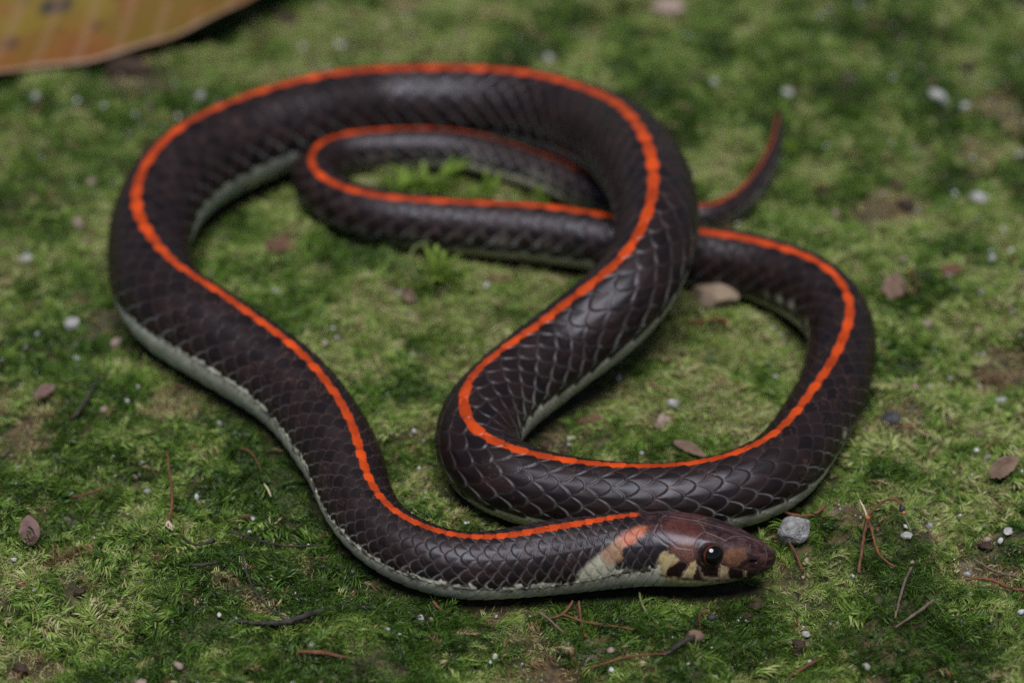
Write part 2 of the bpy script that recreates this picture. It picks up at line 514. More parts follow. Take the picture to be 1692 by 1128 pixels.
def ground_h(x, y):
    """height in mm"""
    h = 3.0 * (fbm(x / 22, y / 22, 1, 3) - 0.5) + 5.2 * (fbm(x / 9, y / 9, 2, 2) - 0.5) + 1.0 * (fbm(x / 2.5, y / 2.5, 4, 2) - 0.5)
    far = np.hypot(x, y)
    h = h + smooth(250, 2500, far) * 40 * (fbm(x / 700, y / 700, 3, 3) - 0.5)
    d, rb = snake_clear(np.ravel(x), np.ravel(y))
    k = (1 - smooth(0.8, 2.2, d)).reshape(np.shape(x))
    return h * (1 - 0.85 * k) - 0.5 * k - 0.35


g = [0.0]; st = 1.3
while g[-1] < 15000:
    if g[-1] > 120: st *= 1.12
    g.append(g[-1] + st)
g = np.array(g); ax = np.r_[-g[:0:-1], g]
gx, gy = np.meshgrid(ax, ax + 15, indexing='xy')
gz = ground_h(gx.ravel(), gy.ravel())
n = len(ax)
idx = np.arange(n * n).reshape(n, n)
F = np.stack([idx[:-1, :-1], idx[:-1, 1:], idx[1:, 1:], idx[1:, :-1]], -1).reshape(-1, 4)
ground = mesh_obj('ground', np.stack([gx.ravel(), gy.ravel(), gz], 1) * MM, F, MAT['ground'])
tag(ground, 'damp dark forest soil under the moss', 'ground', kind='structure')


def gh(x, y):
    return float(ground_h(np.array([x], float), np.array([y], float))[0])


# ------------------------------------------------------------------ moss tufts (prototypes stay out of the scene)
def blade(P0, dirv, bend, length, width, nseg, leafv, V, Fc, A, rnd):
    """curved tapering leaf blade; dirv start direction, bend = direction it curls towards"""
    d = np.array(dirv, float); d /= np.linalg.norm(d)
    b = np.array(bend, float)
    p = np.array(P0, float)
    sidev = np.cross(d, b); nn = np.linalg.norm(sidev)
    sidev = sidev / nn if nn > 1e-6 else np.array([1.0, 0, 0])
    base = len(V)
    for i in range(nseg + 1):
        t = i / nseg
        w = width * (0.55 + 0.9 * t if t < 0.4 else 0.91 * (1 - ((t - 0.4) / 0.6) ** 1.6)) + 0.01
        V.append(p - sidev * w * 0.5); V.append(p + sidev * w * 0.5)
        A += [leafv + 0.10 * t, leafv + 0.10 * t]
        d = d + b * (1.0 / nseg); d /= np.linalg.norm(d)
        p = p + d * (length / nseg)
    for i in range(nseg):
        q = base + 2 * i
        Fc.append((q, q + 1, q + 3, q + 2))


def curl(P0, dirv, axis, turn, length, width, nseg, leafv, V, Fc, A):
    """thin leaf that curls steadily about an axis"""
    d = Vector(dirv).normalized(); ax = Vector(axis).normalized()
    q = Quaternion(ax, turn / nseg)
    p = Vector(P0); base = len(V)
    for i in range(nseg + 1):
        t_ = i / nseg
        w = width * (0.6 + 0.8 * t_ if t_ < 0.4 else 0.92 * (1 - ((t_ - 0.4) / 0.6) ** 1.5)) + 0.008
        V.append(np.array(p - ax * w * .5)); V.append(np.array(p + ax * w * .5))
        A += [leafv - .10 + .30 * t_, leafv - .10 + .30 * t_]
        d = q @ d
        p = p + d * (length / nseg)
    for i in range(nseg):
        k = base + 2 * i
        Fc.append((k, k + 1, k + 3, k + 2))


def make_rosette(seed):
    r = np.random.default_rng(seed); V = []; Fc = []; A = []
    for bnd in range(7):                     # bundles of parallel leaves that curl the same way
        az = r.uniform(0, 6.283); el = r.uniform(0.55, 1.4)
        ax0 = np.array([-math.sin(az) + r.normal(0, .3), math.cos(az) + r.normal(0, .3), r.normal(0, .7)])
        turn = r.uniform(2.2, 4.4); ln = r.uniform(1.1, 2.0); q0 = r.uniform(.0, .7); lv = r.uniform(-.14, .14)
        for k in range(5):
            e = el + r.normal(0, .12); a_ = az + r.normal(0, .16)
            d = (math.cos(a_) * math.cos(e), math.sin(a_) * math.cos(e), math.sin(e))
            q = q0 + (k - 2) * .10
            curl((math.cos(az) * q - math.sin(az) * (k - 2) * .12, math.sin(az) * q + math.cos(az) * (k - 2) * .12, r.uniform(-.1, .35)), d, ax0 + r.normal(0, .12, 3), turn * r.uniform(.85, 1.15), ln * r.uniform(.75, 1.1), r.uniform(.09, .14), 8, lv + r.uniform(-.10, .10), V, Fc, A)
    return V, Fc, A


def make_frond(seed):
    r = np.random.default_rng(seed); V = []; Fc = []; A = []
    p = np.array([-1.6, 0, 0.15]); d = np.array([1.0, 0, r.uniform(.15, .6)]); lv = r.uniform(-.06, .08)
    curl_ = r.uniform(-.10, .10)
    n = 20
    for i in range(n):
        t_ = i / n
        d = d / np.linalg.norm(d)
        L = 0.95 * math.sin(math.pi * (0.18 + 0.78 * t_)) ** 0.8 * r.uniform(.65, 1.2)
        s0 = np.array([-d[1], d[0], 0.0])
        for sg in (-1, 1):
            dd = d * r.uniform(.5, .9) + s0 * sg * 0.9 + np.array([0, 0, r.uniform(-.1, .55)])
            curl(p, dd, (d[1] * sg * .6 + r.normal(0, .3), -d[0] * sg * .6 + r.normal(0, .3), -sg * .9), r.uniform(.3, 1.3), L, r.uniform(.07, .11), 3, lv + r.uniform(-.13, .13) + .08 * t_, V, Fc, A)
        p = p + d * 0.185
        d = d + np.array([-curl_ * d[1], curl_ * d[0], -0.055])
    return V, Fc, A


def make_fuzz(seed):
    r = np.random.default_rng(seed); V = []; Fc = []; A = []
    for k in range(40):
        az = r.uniform(0, 6.283); el = r.uniform(0.3, 1.4); q = 1.4 * r.uniform(0, 1) ** .5; a0 = r.uniform(0, 6.283)
        d = (math.cos(az) * math.cos(el), math.sin(az) * math.cos(el), math.sin(el))
        curl((q * math.cos(a0), q * math.sin(a0), -.1), d, (-math.sin(az) + r.normal(0, .4), math.cos(az) + r.normal(0, .4), r.normal(0, .4)), r.uniform(.3, 2.2), r.uniform(.4, 1.0), r.uniform(.06, .10), 3, r.uniform(-.22, .2), V, Fc, A)
    return V, Fc, A


def proto_collection(name, maker, count, mat, s0):
    c = bpy.data.collections.new(name)
    for i in range(count):
        V, Fc, A = maker(s0 + i)
        o = mesh_obj(name, np.array(V) * MM, np.array(Fc), mat, link=False)
        set_float(o.data, 'leafv', A)
        c.objects.link(o)
    return c


def scatter_nodes(coll, name):
    ng = bpy.data.node_groups.new(name, 'GeometryNodeTree')
    ng.interface.new_socket('Geometry', in_out='INPUT', socket_type='NodeSocketGeometry')
    ng.interface.new_socket('Geometry', in_out='OUTPUT', socket_type='NodeSocketGeometry')
    N = ng.nodes; Lk = ng.links
    gi = N.new('NodeGroupInput'); go = N.new('NodeGroupOutput')
    ci = N.new('GeometryNodeCollectionInfo'); ci.inputs['Collection'].default_value = coll
    ci.inputs['Separate Children'].default_value = True; ci.inputs['Reset Children'].default_value = True
    ip = N.new('GeometryNodeInstanceOnPoints'); ip.inputs['Pick Instance'].default_value = True
    def attr(nm, ty):
        a = N.new('GeometryNodeInputNamedAttribute'); a.data_type = ty; a.inputs['Name'].default_value = nm
        return a.outputs['Attribute']
    Lk.new(gi.outputs[0], ip.inputs['Points'])
    Lk.new(ci.outputs[0], ip.inputs['Instance'])
    Lk.new(attr('pick', 'INT'), ip.inputs['Instance Index'])
    er = N.new('FunctionNodeEulerToRotation')
    Lk.new(attr('rot', 'FLOAT_VECTOR'), er.inputs[0])
    Lk.new(er.outputs[0], ip.inputs['Rotation'])
    Lk.new(attr('size', 'FLOAT'), ip.inputs['Scale'])
    Lk.new(ip.outputs[0], go.inputs[0])
    return ng


def scatter(name, coll, ncoll, P, rot, size, tint, mat):
    me = bpy.data.meshes.new(name)
    me.vertices.add(len(P))
    me.vertices.foreach_set('co', (np.asarray(P, dtype=np.float32) * MM).ravel())
    a = me.attributes.new('rot', 'FLOAT_VECTOR', 'POINT'); a.data.foreach_set('vector', np.asarray(rot, dtype=np.float32).ravel())
    set_float(me, 'size', size); set_float(me, 'tint', tint)
    a = me.attributes.new('pick', 'INT', 'POINT'); a.data.foreach_set('value', rng.integers(0, ncoll, len(P)).astype(np.int32))
    me.materials.append(mat)
    o = bpy.data.objects.new(name, me)
    COL.objects.link(o)
    md = o.modifiers.new('scatter', 'NODES'); md.node_group = scatter_nodes(coll, name + '_scatter')
    return o


def moss_points(dens_near, dens_far, type_fn, far_scale):
    """candidate points: dense around the animal, sparser and larger out to 0.45 m"""
    x = rng.uniform(-112, 112, int(dens_near * 224 * 250)); y = rng.uniform(-100, 150, len(x)); sc = np.ones(len(x))
    nf = int(dens_far * 900 * 900)
    xf = rng.uniform(-450, 450, nf); yf = rng.uniform(-435, 465, nf)
    k = (np.abs(xf) > 112) | (yf < -100) | (yf > 150)
    xf, yf = xf[k], yf[k]
    x = np.r_[x, xf]; y = np.r_[y, yf]; sc = np.r_[sc, np.full(len(xf), far_scale)]
    keep = rng.uniform(0, 1, len(x)) < type_fn(x, y)
    x, y, sc = x[keep], y[keep], sc[keep]
    d, rb = snake_clear(x, y)
    ok = d > 0.55
    x, y, sc, d = x[ok], y[ok], sc[ok], d[ok]
    sc = sc * (0.5 + 0.5 * smooth(0.7, 1.2, d)) * (0.65 + 0.7 * fbm(x / 4, y / 4, 33, 2))
    z = ground_h(x, y) + smooth(1.1, 1.7, d) * 1.1 * (fbm(x / 2.6, y / 2.6, 35, 2) - .35)
    return x, y, z, sc


def tint_field(x, y):
    t = 0.44 + 1.25 * (fbm(x / 30, y / 30, 21, 3) - 0.5) + 1.7 * (fbm(x / 6.5, y / 6.5, 22, 3) - 0.5)
    return t


def finish(name, coll, nc, pts, tilt, smin, smax, tshift, label):
    x, y, z, sc = pts
    n = len(x)
    rot = np.stack([rng.normal(0, tilt, n), rng.normal(0, tilt, n), rng.uniform(0, 6.283, n)], 1)
    tint = tint_field(x, y) + rng.normal(0, .17, n) + tshift
    tint = np.minimum(tint, .62 + .2 * rng.uniform(0, 1, n))
    ba = bare_amount(x, y)
    tint = np.where(rng.uniform(0, 1, n) < np.maximum(ba * 1.1 - .1, .025), rng.uniform(.86, 1.0, n), tint)
    o = scatter(name, coll, nc, np.stack([x, y, z], 1), rot, rng.uniform(smin, smax, n) * sc, np.clip(tint, 0.10, 1.0), MAT['moss'])
    tag(o, label, 'moss', kind='stuff')
    return o


ros_c = proto_collection('moss_rosette', make_rosette, 8, MAT['moss'], 100)
fro_c = proto_collection('moss_frond', make_frond, 8, MAT['moss'], 200)
fuz_c = proto_collection('moss_fuzz', make_fuzz, 6, MAT['moss'], 300)
patch = lambda x, y: smooth(0.40, 0.60, fbm(x / 26, y / 26, 31, 3))
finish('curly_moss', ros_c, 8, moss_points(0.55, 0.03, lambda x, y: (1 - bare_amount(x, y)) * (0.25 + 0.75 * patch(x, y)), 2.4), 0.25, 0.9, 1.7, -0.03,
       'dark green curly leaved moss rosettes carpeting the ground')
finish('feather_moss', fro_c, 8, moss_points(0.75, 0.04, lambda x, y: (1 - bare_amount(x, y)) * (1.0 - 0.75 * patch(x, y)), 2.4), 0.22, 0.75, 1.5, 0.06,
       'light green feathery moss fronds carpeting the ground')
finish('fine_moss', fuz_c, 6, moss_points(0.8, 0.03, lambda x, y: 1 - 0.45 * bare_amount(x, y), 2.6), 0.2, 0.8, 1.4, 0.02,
       'short fine green moss fuzz between the larger moss fronds')


# ------------------------------------------------------------------ quartz grains
def rock_arrays(seed, sub, ax, rough=0.22, flat=0.0):
    r = random.Random(seed)
    import bmesh
    bm = bmesh.new()
    bmesh.ops.create_icosphere(bm, subdivisions=sub, radius=1)
    cuts = []
    for k in range(9):
        v = Vector((r.gauss(0, 1), r.gauss(0, 1), r.gauss(0, 1))).normalized()
        cuts.append((v, r.uniform(0.62, 0.95)))
    from mathutils import noise
    off = Vector((r.uniform(0, 50), r.uniform(0, 50), r.uniform(0, 50)))
    for v in bm.verts:
        p = v.co.copy()
        for c, h in cuts:
            d = p.dot(c)
            if d > h: p -= c * (d - h) * 0.85
        p *= 1 + rough * 0.5 * noise.noise(p * 1.7 + off) + rough * 0.25 * noise.noise(p * 5 + off)
        v.co = Vector((p.x * ax[0], p.y * ax[1], p.z * ax[2]))
    V = [tuple(v.co) for v in bm.verts]; Fc = [tuple(v.index for v in f.verts) for f in bm.faces]
    bm.free()
    return V, Fc


gr_c = bpy.data.collections.new('sand_grain')
for i in range(8):
    V, Fc = rock_arrays(500 + i, 2, (1, rng.uniform(.6, .95), rng.uniform(.5, .8)), 0.3)
    o = mesh_obj('sand_grain', np.array(V) * MM, Fc, None, smooth=False, link=False)
    set_float(o.data, 'leafv', np.zeros(len(V)))
    gr_c.objects.link(o)
m, nd, lk, bs = new_mat('sand_grain')
at = nd.new('ShaderNodeAttribute'); at.attribute_type = 'INSTANCER'; at.attribute_name = 'tint'
cr = nd.new('ShaderNodeValToRGB')
cr.color_ramp.elements[0].position = 0; cr.color_ramp.elements[0].color = (.06, .06, .065, 1)
cr.color_ramp.elements[1].position = 1; cr.color_ramp.elements[1].color = (.46, .47, .48, 1)
for p, c in ((.3, (.22, .21, .21)), (.5, (.30, .22, .18)), (.65, (.40, .40, .41))):
    e = cr.color_ramp.elements.new(p); e.color = (*c, 1)
lk.new(at.outputs['Fac'], cr.inputs[0]); lk.new(cr.outputs[0], bs.inputs['Base Color'])
bs.inputs['Roughness'].default_value = 0.4
for o in gr_c.objects: o.data.materials.append(m)
ng = 6500
x = rng.uniform(-110, 110, ng); y = rng.uniform(-95, 150, ng)
k = rng.uniform(0, 1, ng) < 0.10 + 0.75 * smooth(.48, .66, fbm(x / 10, y / 10, 41, 3)) + .5 * bare_amount(x, y)
x, y = x[k], y[k]
d, rb = snake_clear(x, y); k = d > 1.05; x, y = x[k], y[k]
sz = 0.14 + 0.45 * rng.uniform(0, 1, len(x)) ** 2.6
z = ground_h(x, y) + 0.35 + 0.8 * rng.uniform(0, 1, len(x))
o = scatter('sand_grains', gr_c, 8, np.stack([x, y, z], 1), rng.uniform(0, 6.28, (len(x), 3)), sz, np.clip(rng.beta(1.6, 1.3, len(x)), 0, 1), m)
tag(o, 'tiny white and grey quartz grains sprinkled through the moss', 'sand', kind='stuff')

# ------------------------------------------------------------------ the snake
SHARP = [(0, 18, .075), (18, 130, .115), (130, 285, .22), (285, 400, .125), (400, 2000, .24)]


def step_fn(u):
    for a, b, s in SHARP:
        if a <= u < b:
            if u < 0.6: return 0.02 + 0.05 * u
            return s
    return .24


S, C, T, Nn, Bb, R = body_path(step_fn)
th = np.r_[np.linspace(-108, 108, 168), np.linspace(108, 252, 30)[1:-1]]
th = np.where(th > 180, th - 360, th)
nr, na = len(S), len(th)
SS = np.repeat(S[:, None], na, 1); TH = np.repeat(th[None], nr, 0); RR = np.repeat(R[:, None], na, 1)
rad = section_radius(TH, SS, RR)
# --- scale lattice: cell length along the body and angular row pitch
def spacing(s):
    f = np.interp(s, [0, 18, 30, 60, 110, 160, 300, 420, 470, 560], [.30, .30, .37, .50, .58, .62, .66, .75, .92, 1.0])
    return f
dsig = np.r_[0, np.diff(S)] / np.maximum(R * spacing(S), 0.3)
SIG = np.cumsum(dsig)
PITCHA = np.interp(S, [0, 395, 425, 1000], [100 / 6.5, 100 / 6.5, 100 / 4.5, 100 / 4.5])
SG = np.repeat(SIG[:, None], na, 1)
RHO = TH / PITCHA[:, None]
NB = (100 / PITCHA)[:, None]      # row number where the belly plates begin


def Tip(d):
    return 0.5 * (1 - np.clip(np.abs(d), 0, 1) ** 2.0)


i0 = np.floor(RHO)
best_c = np.full(RHO.shape, 1e9); row = np.zeros(RHO.shape); loc = np.zeros(RHO.shape)
for di in (0, 1):
    ii = i0 + di
    dy = RHO - ii
    off = 0.5 * (np.mod(ii, 2))
    kk = np.ceil(SG - Tip(dy) - off)
    cc = kk + off
    b = cc < best_c
    best_c = np.where(b, cc, best_c); row = np.where(b, ii, row); loc = np.where(b, dy, loc)
dx = SG - best_c
ad = np.abs(loc)
tipv = Tip(loc)
start = np.maximum(tipv - 1, Tip(1 - ad) - 0.5)
cell = np.repeat((np.maximum(R * spacing(S), 0.3))[:, None], na, 1)     # mm per lattice unit
slope = np.abs(2 * 0.5 * ad) * cell / (RR * np.radians(PITCHA)[:, None]) # boundary slope -> true distance
e_tip = (tipv - dx) * cell / np.sqrt(1 + slope ** 2)
e_start = (dx - start) * cell / np.sqrt(1 + slope ** 2)
q = np.clip((dx - start) / np.maximum(tipv - start, 1e-3), 0, 1)
rs = RR / 5.0
hgt = (0.035 + 0.15 * q) * np.clip(e_tip / (0.10 * rs), 0, 1) ** 0.6 + 0.05 * (1 - loc ** 2)
hgt = hgt * rs * smooth(0.0, 0.12, e_tip + 0.05)
# belly plates
bel = np.abs(RHO) > NB
fr = np.mod(SG + 0.25 - 0.5 * np.clip(np.abs(RHO) - NB, 0, 2), 1.0)
hb = 0.12 * rs * fr * np.clip((1 - fr) / 0.08, 0, 1)
hgt = np.where(bel, hb, hgt)
# head keeps big smooth plates
scal = smooth(14.2, 15.6, SS)
hgt = hgt * scal
key = (row * 131 + best_c * 2 * 17).astype(np.int64)
hsh = ((key * 2654435761) % 1000003) / 1000003.0

# --- colour
def C3(c): return np.array(c, dtype=float)
dark = C3((.0075, .0045, .0045)); brown = C3((.016, .0082, .0068))
rim = C3((.085, .060, .058)); orange = C3((.44, .050, .004)); cream = C3((.58, .56, .45)); bluec = C3((.40, .44, .43))
col = dark + (brown - dark) * (hsh * 0.9)[..., None]
# paler scale margins, stronger low on the flank
flank = smooth(3.8, 6.2, np.abs(RHO) * 6.5 / NB)
tail = smooth(420, 440, SS)
em = np.exp(-(np.minimum(e_tip, e_start) / ((0.055 + 0.05 * tail) * rs)) ** 2)
hal = np.exp(-(np.minimum(e_tip, e_start) / (0.2 * rs)) ** 2)
rimc = rim + (bluec * 0.55 - rim) * flank[..., None]
wv = (0.30 + 0.45 * flank + .4 * tail + .2 * (1 - smooth(60, 100, SS))) * em * (0.55 + 0.45 * smooth(.3, .6, fbm(SG * .6, TH / 25, 77, 2))) + 0.07 * hal
col = col + (rimc - col) * np.clip(wv, 0, 1)[..., None]
# orange back stripe
st = np.where(np.mod(row, 2) == 0, 0.64, 0.40)
st = np.where(row == 0, 0.53, 0.41) * (0.95 + .1 * hsh) * np.interp(SS, [15, 60, 130, 420, 470, 560], [.95, .9, 1.0, 1.0, .62, .62])
so = 1 - smooth(-0.05, 0.05, np.abs(RHO) - st)
oc = orange * (0.62 + 0.55 * hsh)[..., None]
oc = oc + (C3((.16, .018, .006)) - oc) * (0.85 * np.exp(-(e_tip / (0.075 * rs)) ** 2))[..., None]
stripe_len = smooth(15.6, 16.6, SS)
col = col + (oc - col) * (so * stripe_len)[..., None]
# cream belly and lower flank
nbr = np.abs(RHO) * 6.5 / NB
jag = np.interp(SS, [0, 30, 70, 110], [1.1, 1.0, .8, .35]) * (fbm(SG * 2.1, TH / 12, 51, 2) - 0.5)
edge6 = 6.05 + 0.30 * (np.mod(SG * 1.0, 1.0) - 0.5) + jag
# more cream on the neck and front half, spotted further back
edge6 = edge6 + np.interp(SS, [0, 40, 90, 130, 200, 300, 340, 420, 520], [-.1, 0.0, .2, .85, .95, .85, 1.1, 1.4, 1.4])
cm = smooth(-0.12, 0.12, nbr - edge6)
cc = cream * (0.62 + 0.6 * fbm(SG * 3, TH / 9, 55, 3))[..., None]
sm = smooth(.52, .7, fbm(SG * 2.4, TH / 7, 58, 3)) * (1 - smooth(6.5, 7.6, np.abs(RHO) * 6.5 / NB)) * (1 - smooth(75, 110, SS))
cc = cc + (C3((.03, .024, .022)) - cc) * (.85 * sm)[..., None]
bars = np.exp(-((fr - 0.93) / 0.09) ** 2) * bel
cc = cc * (1 - 0.75 * bars)[..., None]
cc = cc + (bluec * 1.1 - cc) * (0.35 * smooth(60, 110, SS) * (1 - smooth(240, 290, SS)))[..., None]
bead = np.exp(-(loc / .5) ** 2 - ((dx - .1) / .22) ** 2) * (np.abs(row) == 6) * smooth(345, 360, SS) * (1 - smooth(405, 425, SS))
bead = np.maximum(bead, np.exp(-(loc / .4) ** 2 - ((dx - .1) / .2) ** 2) * (np.abs(row) == 4) * smooth(425, 440, SS) * .5)
cm = np.maximum(cm, .5 * bead * smooth(.35, .6, fbm(SG * .8, TH / 30, 57, 2)))
col = col + (cc - col) * cm[..., None]
# dusty reddish freckles on the flank scales
fk = smooth(0.66, 0.78, fbm(SG * 9, TH / 2.2, 61, 2)) * smooth(0.5, 0.7, fbm(SG * .9, TH / 20, 63, 2)) * (1 - cm) * (1 - so)
col = col + (C3((.085, .042, .03)) - col) * (0.5 * fk * scal)[..., None]

gloss = np.full(RHO.shape, 0.345) + 0.09 * hsh + 0.12 * em
gloss = np.where(so > .5, 0.36, gloss)
gloss = np.where(cm > .5, 0.5, gloss)

# --- head: plates, labials, collar; parameter plane (mm from snout, mm of arc from the back line)
HEADZ = SS[:, 0] < 34
nh = int(HEADZ.sum())
hs = SS[:nh]; hth = TH[:nh]
hx = hs; hy = np.abs(hth) * 0.0698           # degrees to about mm at a 4 mm radius
D2 = 0.0698
H = {}
H['parietal_red'] = [(13.5, -21.2), (11.64, -4.0), (9.24, -12.2), (8.88, -31.8), (9.72, -55.0), (10.8, -59.5), (12.3, -50.5), (13.38, -37.0)]
H['temple_pink'] = [(12.78, -62.5), (11.52, -51.2), (10.08, -46.8), (9.42, -60.2), (9.24, -73.8), (9.84, -83.5), (11.28, -75.2)]
H['lore_tan'] = [(6.18, -60.2), (5.46, -49.8), (3.66, -46.0), (3.54, -67.0), (4.56, -86.5), (5.76, -83.5), (6.24, -70.8)]
H['eye_fore'] = [(8.82, -38.5), (7.56, -31.8), (6.06, -40.8), (3.72, -21.2), (3.78, -46.0), (5.94, -53.5), (8.76, -52.0)]
H['jaw_cream'] = [(15.42, -95.5), (14.22, -78.2), (13.62, -65.5), (12.06, -70.8), (11.22, -80.5), (12.72, -92.5), (13.2, -107.5), (10.86, -108.2), (10.08, -85.8), (9.24, -77.5), (8.82, -110.5), (11.16, -110.5), (14.46, -110.5)]
H['lip_cream'] = [(8.94, -110.5), (8.76, -88.8), (8.46, -101.5), (6.54, -108.2), (6.54, -85.0), (5.46, -88.8), (4.92, -118.8), (3.66, -121.8), (3.72, -99.2), (3.36, -101.5), (3.3, -125.5), (4.38, -130.8), (7.08, -122.5)]
H['chin'] = [(18.96, -139.8), (17.7, -112.8), (15.6, -102.2), (13.56, -108.2), (10.26, -113.5), (8.4, -117.2), (6.36, -124.0), (4.38, -135.2), (2.76, -141.2), (1.92, -131.5), (2.1, -140.5), (4.44, -142.0), (9.72, -142.0), (18.78, -148.0)]
H['blot1'] = [(13.14, -97.0), (12.18, -90.2), (10.92, -82.0), (10.08, -86.5), (11.16, -107.5), (12.84, -107.5)]
H['blot2'] = [(9.48, -106.8), (9.06, -88.8), (8.76, -94.8), (8.34, -113.5), (9.06, -113.5)]
H['blot3'] = [(8.82, -82.0), (7.98, -86.5), (6.78, -88.8), (6.54, -110.5), (8.16, -106.0), (8.58, -97.0)]
H['blot4'] = [(5.46, -99.2), (5.16, -92.5), (3.78, -100.8), (3.66, -127.8), (4.92, -121.8), (5.4, -113.5)]
H['blot5'] = [(3.42, -103.0), (2.1, -116.5), (2.76, -136.8), (3.3, -119.5)]
H['sut1'] = [(14.04, -24.2), (14.64, -42.2), (13.56, -55.0), (12.6, -60.2), (12.96, -65.5)]
H['sut2'] = [(13.14, -64.0), (11.46, -73.8), (10.08, -85.8)]
H['sut3'] = [(8.76, -33.2), (9.3, -43.8), (9.48, -55.0), (9.72, -61.0), (9.48, -75.2)]
H['sut4'] = [(8.46, -30.2), (7.26, -34.8), (6.06, -40.8)]
H['sut5'] = [(13.56, -7.8), (12.96, -1.0), (11.04, 4.2), (9.72, 2.0), (8.88, -13.8), (8.46, -30.2)]
H['sut6'] = [(9.72, 2.0), (7.8, 4.2), (6.18, 4.2), (4.68, 4.2), (3.3, 4.2)]
H['sut7'] = [(6.06, -40.0), (5.16, -23.5), (3.66, 4.2), (2.34, 4.2), (1.5, -25.0)]
H['sut8'] = [(3.18, -32.5), (3.36, -51.2), (4.02, -70.0), (4.86, -85.0)]
H['sut9'] = [(3.36, -55.8), (2.58, -59.5), (1.74, -56.5)]
H['suta'] = [(1.5, -22.0), (1.32, -59.5), (1.5, -94.0), (2.1, -114.2)]
H['sutb'] = [(6.3, -85.0), (5.46, -85.8), (3.78, -97.0), (2.1, -114.2)]
H['sutc'] = [(6.42, -88.8), (6.42, -113.5)]
H['sutd'] = [(5.64, -87.2), (5.1, -121.0)]
H['sute'] = [(3.66, -99.2), (3.6, -125.5)]
H['sutf'] = [(9.0, -85.0), (8.34, -113.5)]
H['sutg'] = [(10.02, -86.5), (10.92, -109.8)]
H['suth'] = [(13.74, -26.5), (13.56, -37.0), (12.66, -50.5), (11.64, -59.5), (9.96, -61.0)]
H['mouth'] = [(1.68, -120.2), (2.76, -141.2), (4.38, -133.0), (6.36, -123.2), (8.4, -117.2), (10.26, -112.8), (12.84, -109.8), (14.76, -107.5)]
H['nostril'] = [(2.82, -76.8)]
H['eye'] = [(7.5, -68.5)]
H['lore_c'] = [(4.8, -52.8)]
H['collar_orange'] = [(18.54, -40.8), (16.5, -28.8), (15.3, -30.2), (15.6, -41.5), (16.74, -58.0), (17.94, -58.8), (18.54, -50.5)]
H['collar_tan'] = [(21.18, -59.5), (18.48, -41.5), (17.76, -59.5), (18.3, -76.0), (20.46, -78.2)]
H['collar_white'] = [(24.36, -82.0), (21.84, -61.0), (20.28, -57.2), (19.02, -71.5), (19.74, -90.2), (20.28, -98.5), (22.44, -106.8), (24.36, -112.0)]
H['nape_dark'] = [(18.06, -58.8), (16.86, -58.0), (15.48, -43.0), (14.76, -46.8), (12.96, -62.5), (13.92, -69.2), (15.3, -95.5), (15.84, -106.8), (18.0, -89.5), (18.24, -74.5)]
def hp(name): return [(a, abs(b) * D2) for a, b in H[name]]
hn = fbm(hx * 1.6, hy * 1.6 + 9, 71, 4); hn2 = fbm(hx * 5, hy * 5, 73, 3)
hw = hn2 - 0.5
hcol = np.zeros(hx.shape + (3,)) + C3((.018, .010, .0105))
crown = C3((.042, .020, .019))
hcol = hcol + (crown - hcol) * smooth(.45, .56, hn)[..., None]
hcol = hcol + (C3((.085, .036, .028)) - hcol) * (.7 * smooth(.55, .72, fbm(hx * 1.1 + 4, hy * 1.3, 91, 3)))[..., None]
def paint(name, c, soft=0.18, k=1.0, wob=0.5):
    global hcol
    mk = np_poly_mask(hx + wob * hw, hy + wob * (hn - .5), hp(name), soft) * k
    hcol = hcol + (C3(c) - hcol) * mk[..., None]
paint('parietal_red', (.070, .023, .018), .45, .8)
paint('temple_pink', (.13, .058, .042), .4, .75)
paint('lore_tan', (.155, .075, .042), .4, .85)
paint('eye_fore', (.06, .037, .038), .35, .6)
paint('jaw_cream', (.38, .31, .17), .14)
paint('lip_cream', (.34, .27, .17), .10)
paint('chin', (.38, .36, .21), .15)
cw = smooth(.45, .7, fbm(hx * 2.2, hy * 2.2, 79, 3))
hcol = hcol * (1 - .45 * (cw * smooth(.12, .25, hcol[..., 1]))[..., None] * C3((.55, .8, 1.0)))
for nm in ('blot1', 'blot2', 'blot3', 'blot4', 'blot5'): paint(nm, (.012, .006, .0055), .09, .95, .3)
sp_ = fbm(hx * 9, hy * 9, 83, 2)
hcol = hcol * (1 + (.56 * smooth(.3, .7, sp_) - .28) * (1 - .75 * smooth(.1, .2, hcol[..., 1])))[..., None]
gl_h = np.full(hx.shape, 0.25) + .12 * hn2
# sutures
dep = np.zeros(hx.shape)
for nm in [k for k in H if k.startswith('sut')]:
    dl = np_line_dist(hx, hy, hp(nm))
    g1 = np.exp(-(dl / .055) ** 2); g2 = np.exp(-(np_line_dist(hx - .07, hy + .10, hp(nm)) / .05) ** 2)
    hcol = hcol * (1 - .72 * g1)[..., None]
    hcol = hcol + (C3((.24, .18, .175)) - hcol) * (.45 * g2)[..., None]
    dep -= .055 * np.exp(-(dl / .09) ** 2)
dl = np_line_dist(hx, hy, hp('mouth'))
hcol = hcol * (1 - .9 * np.exp(-(dl / .07) ** 2))[..., None]
dep -= .11 * np.exp(-(dl / .11) ** 2)
# nostril pit
nx, ny = hp('nostril')[0]
dn = np.hypot(hx - nx, hy - ny)
dep -= .42 * np.exp(-((hx - nx) / .48) ** 2 - ((hy - ny) / .34) ** 2); dep += .10 * np.exp(-((dn - .45) / .14) ** 2)
hcol = hcol + (C3((.02, .005, .004)) - hcol) * np.exp(-((hx - nx) / .42) ** 2 - ((hy - ny) / .28) ** 2)[..., None]
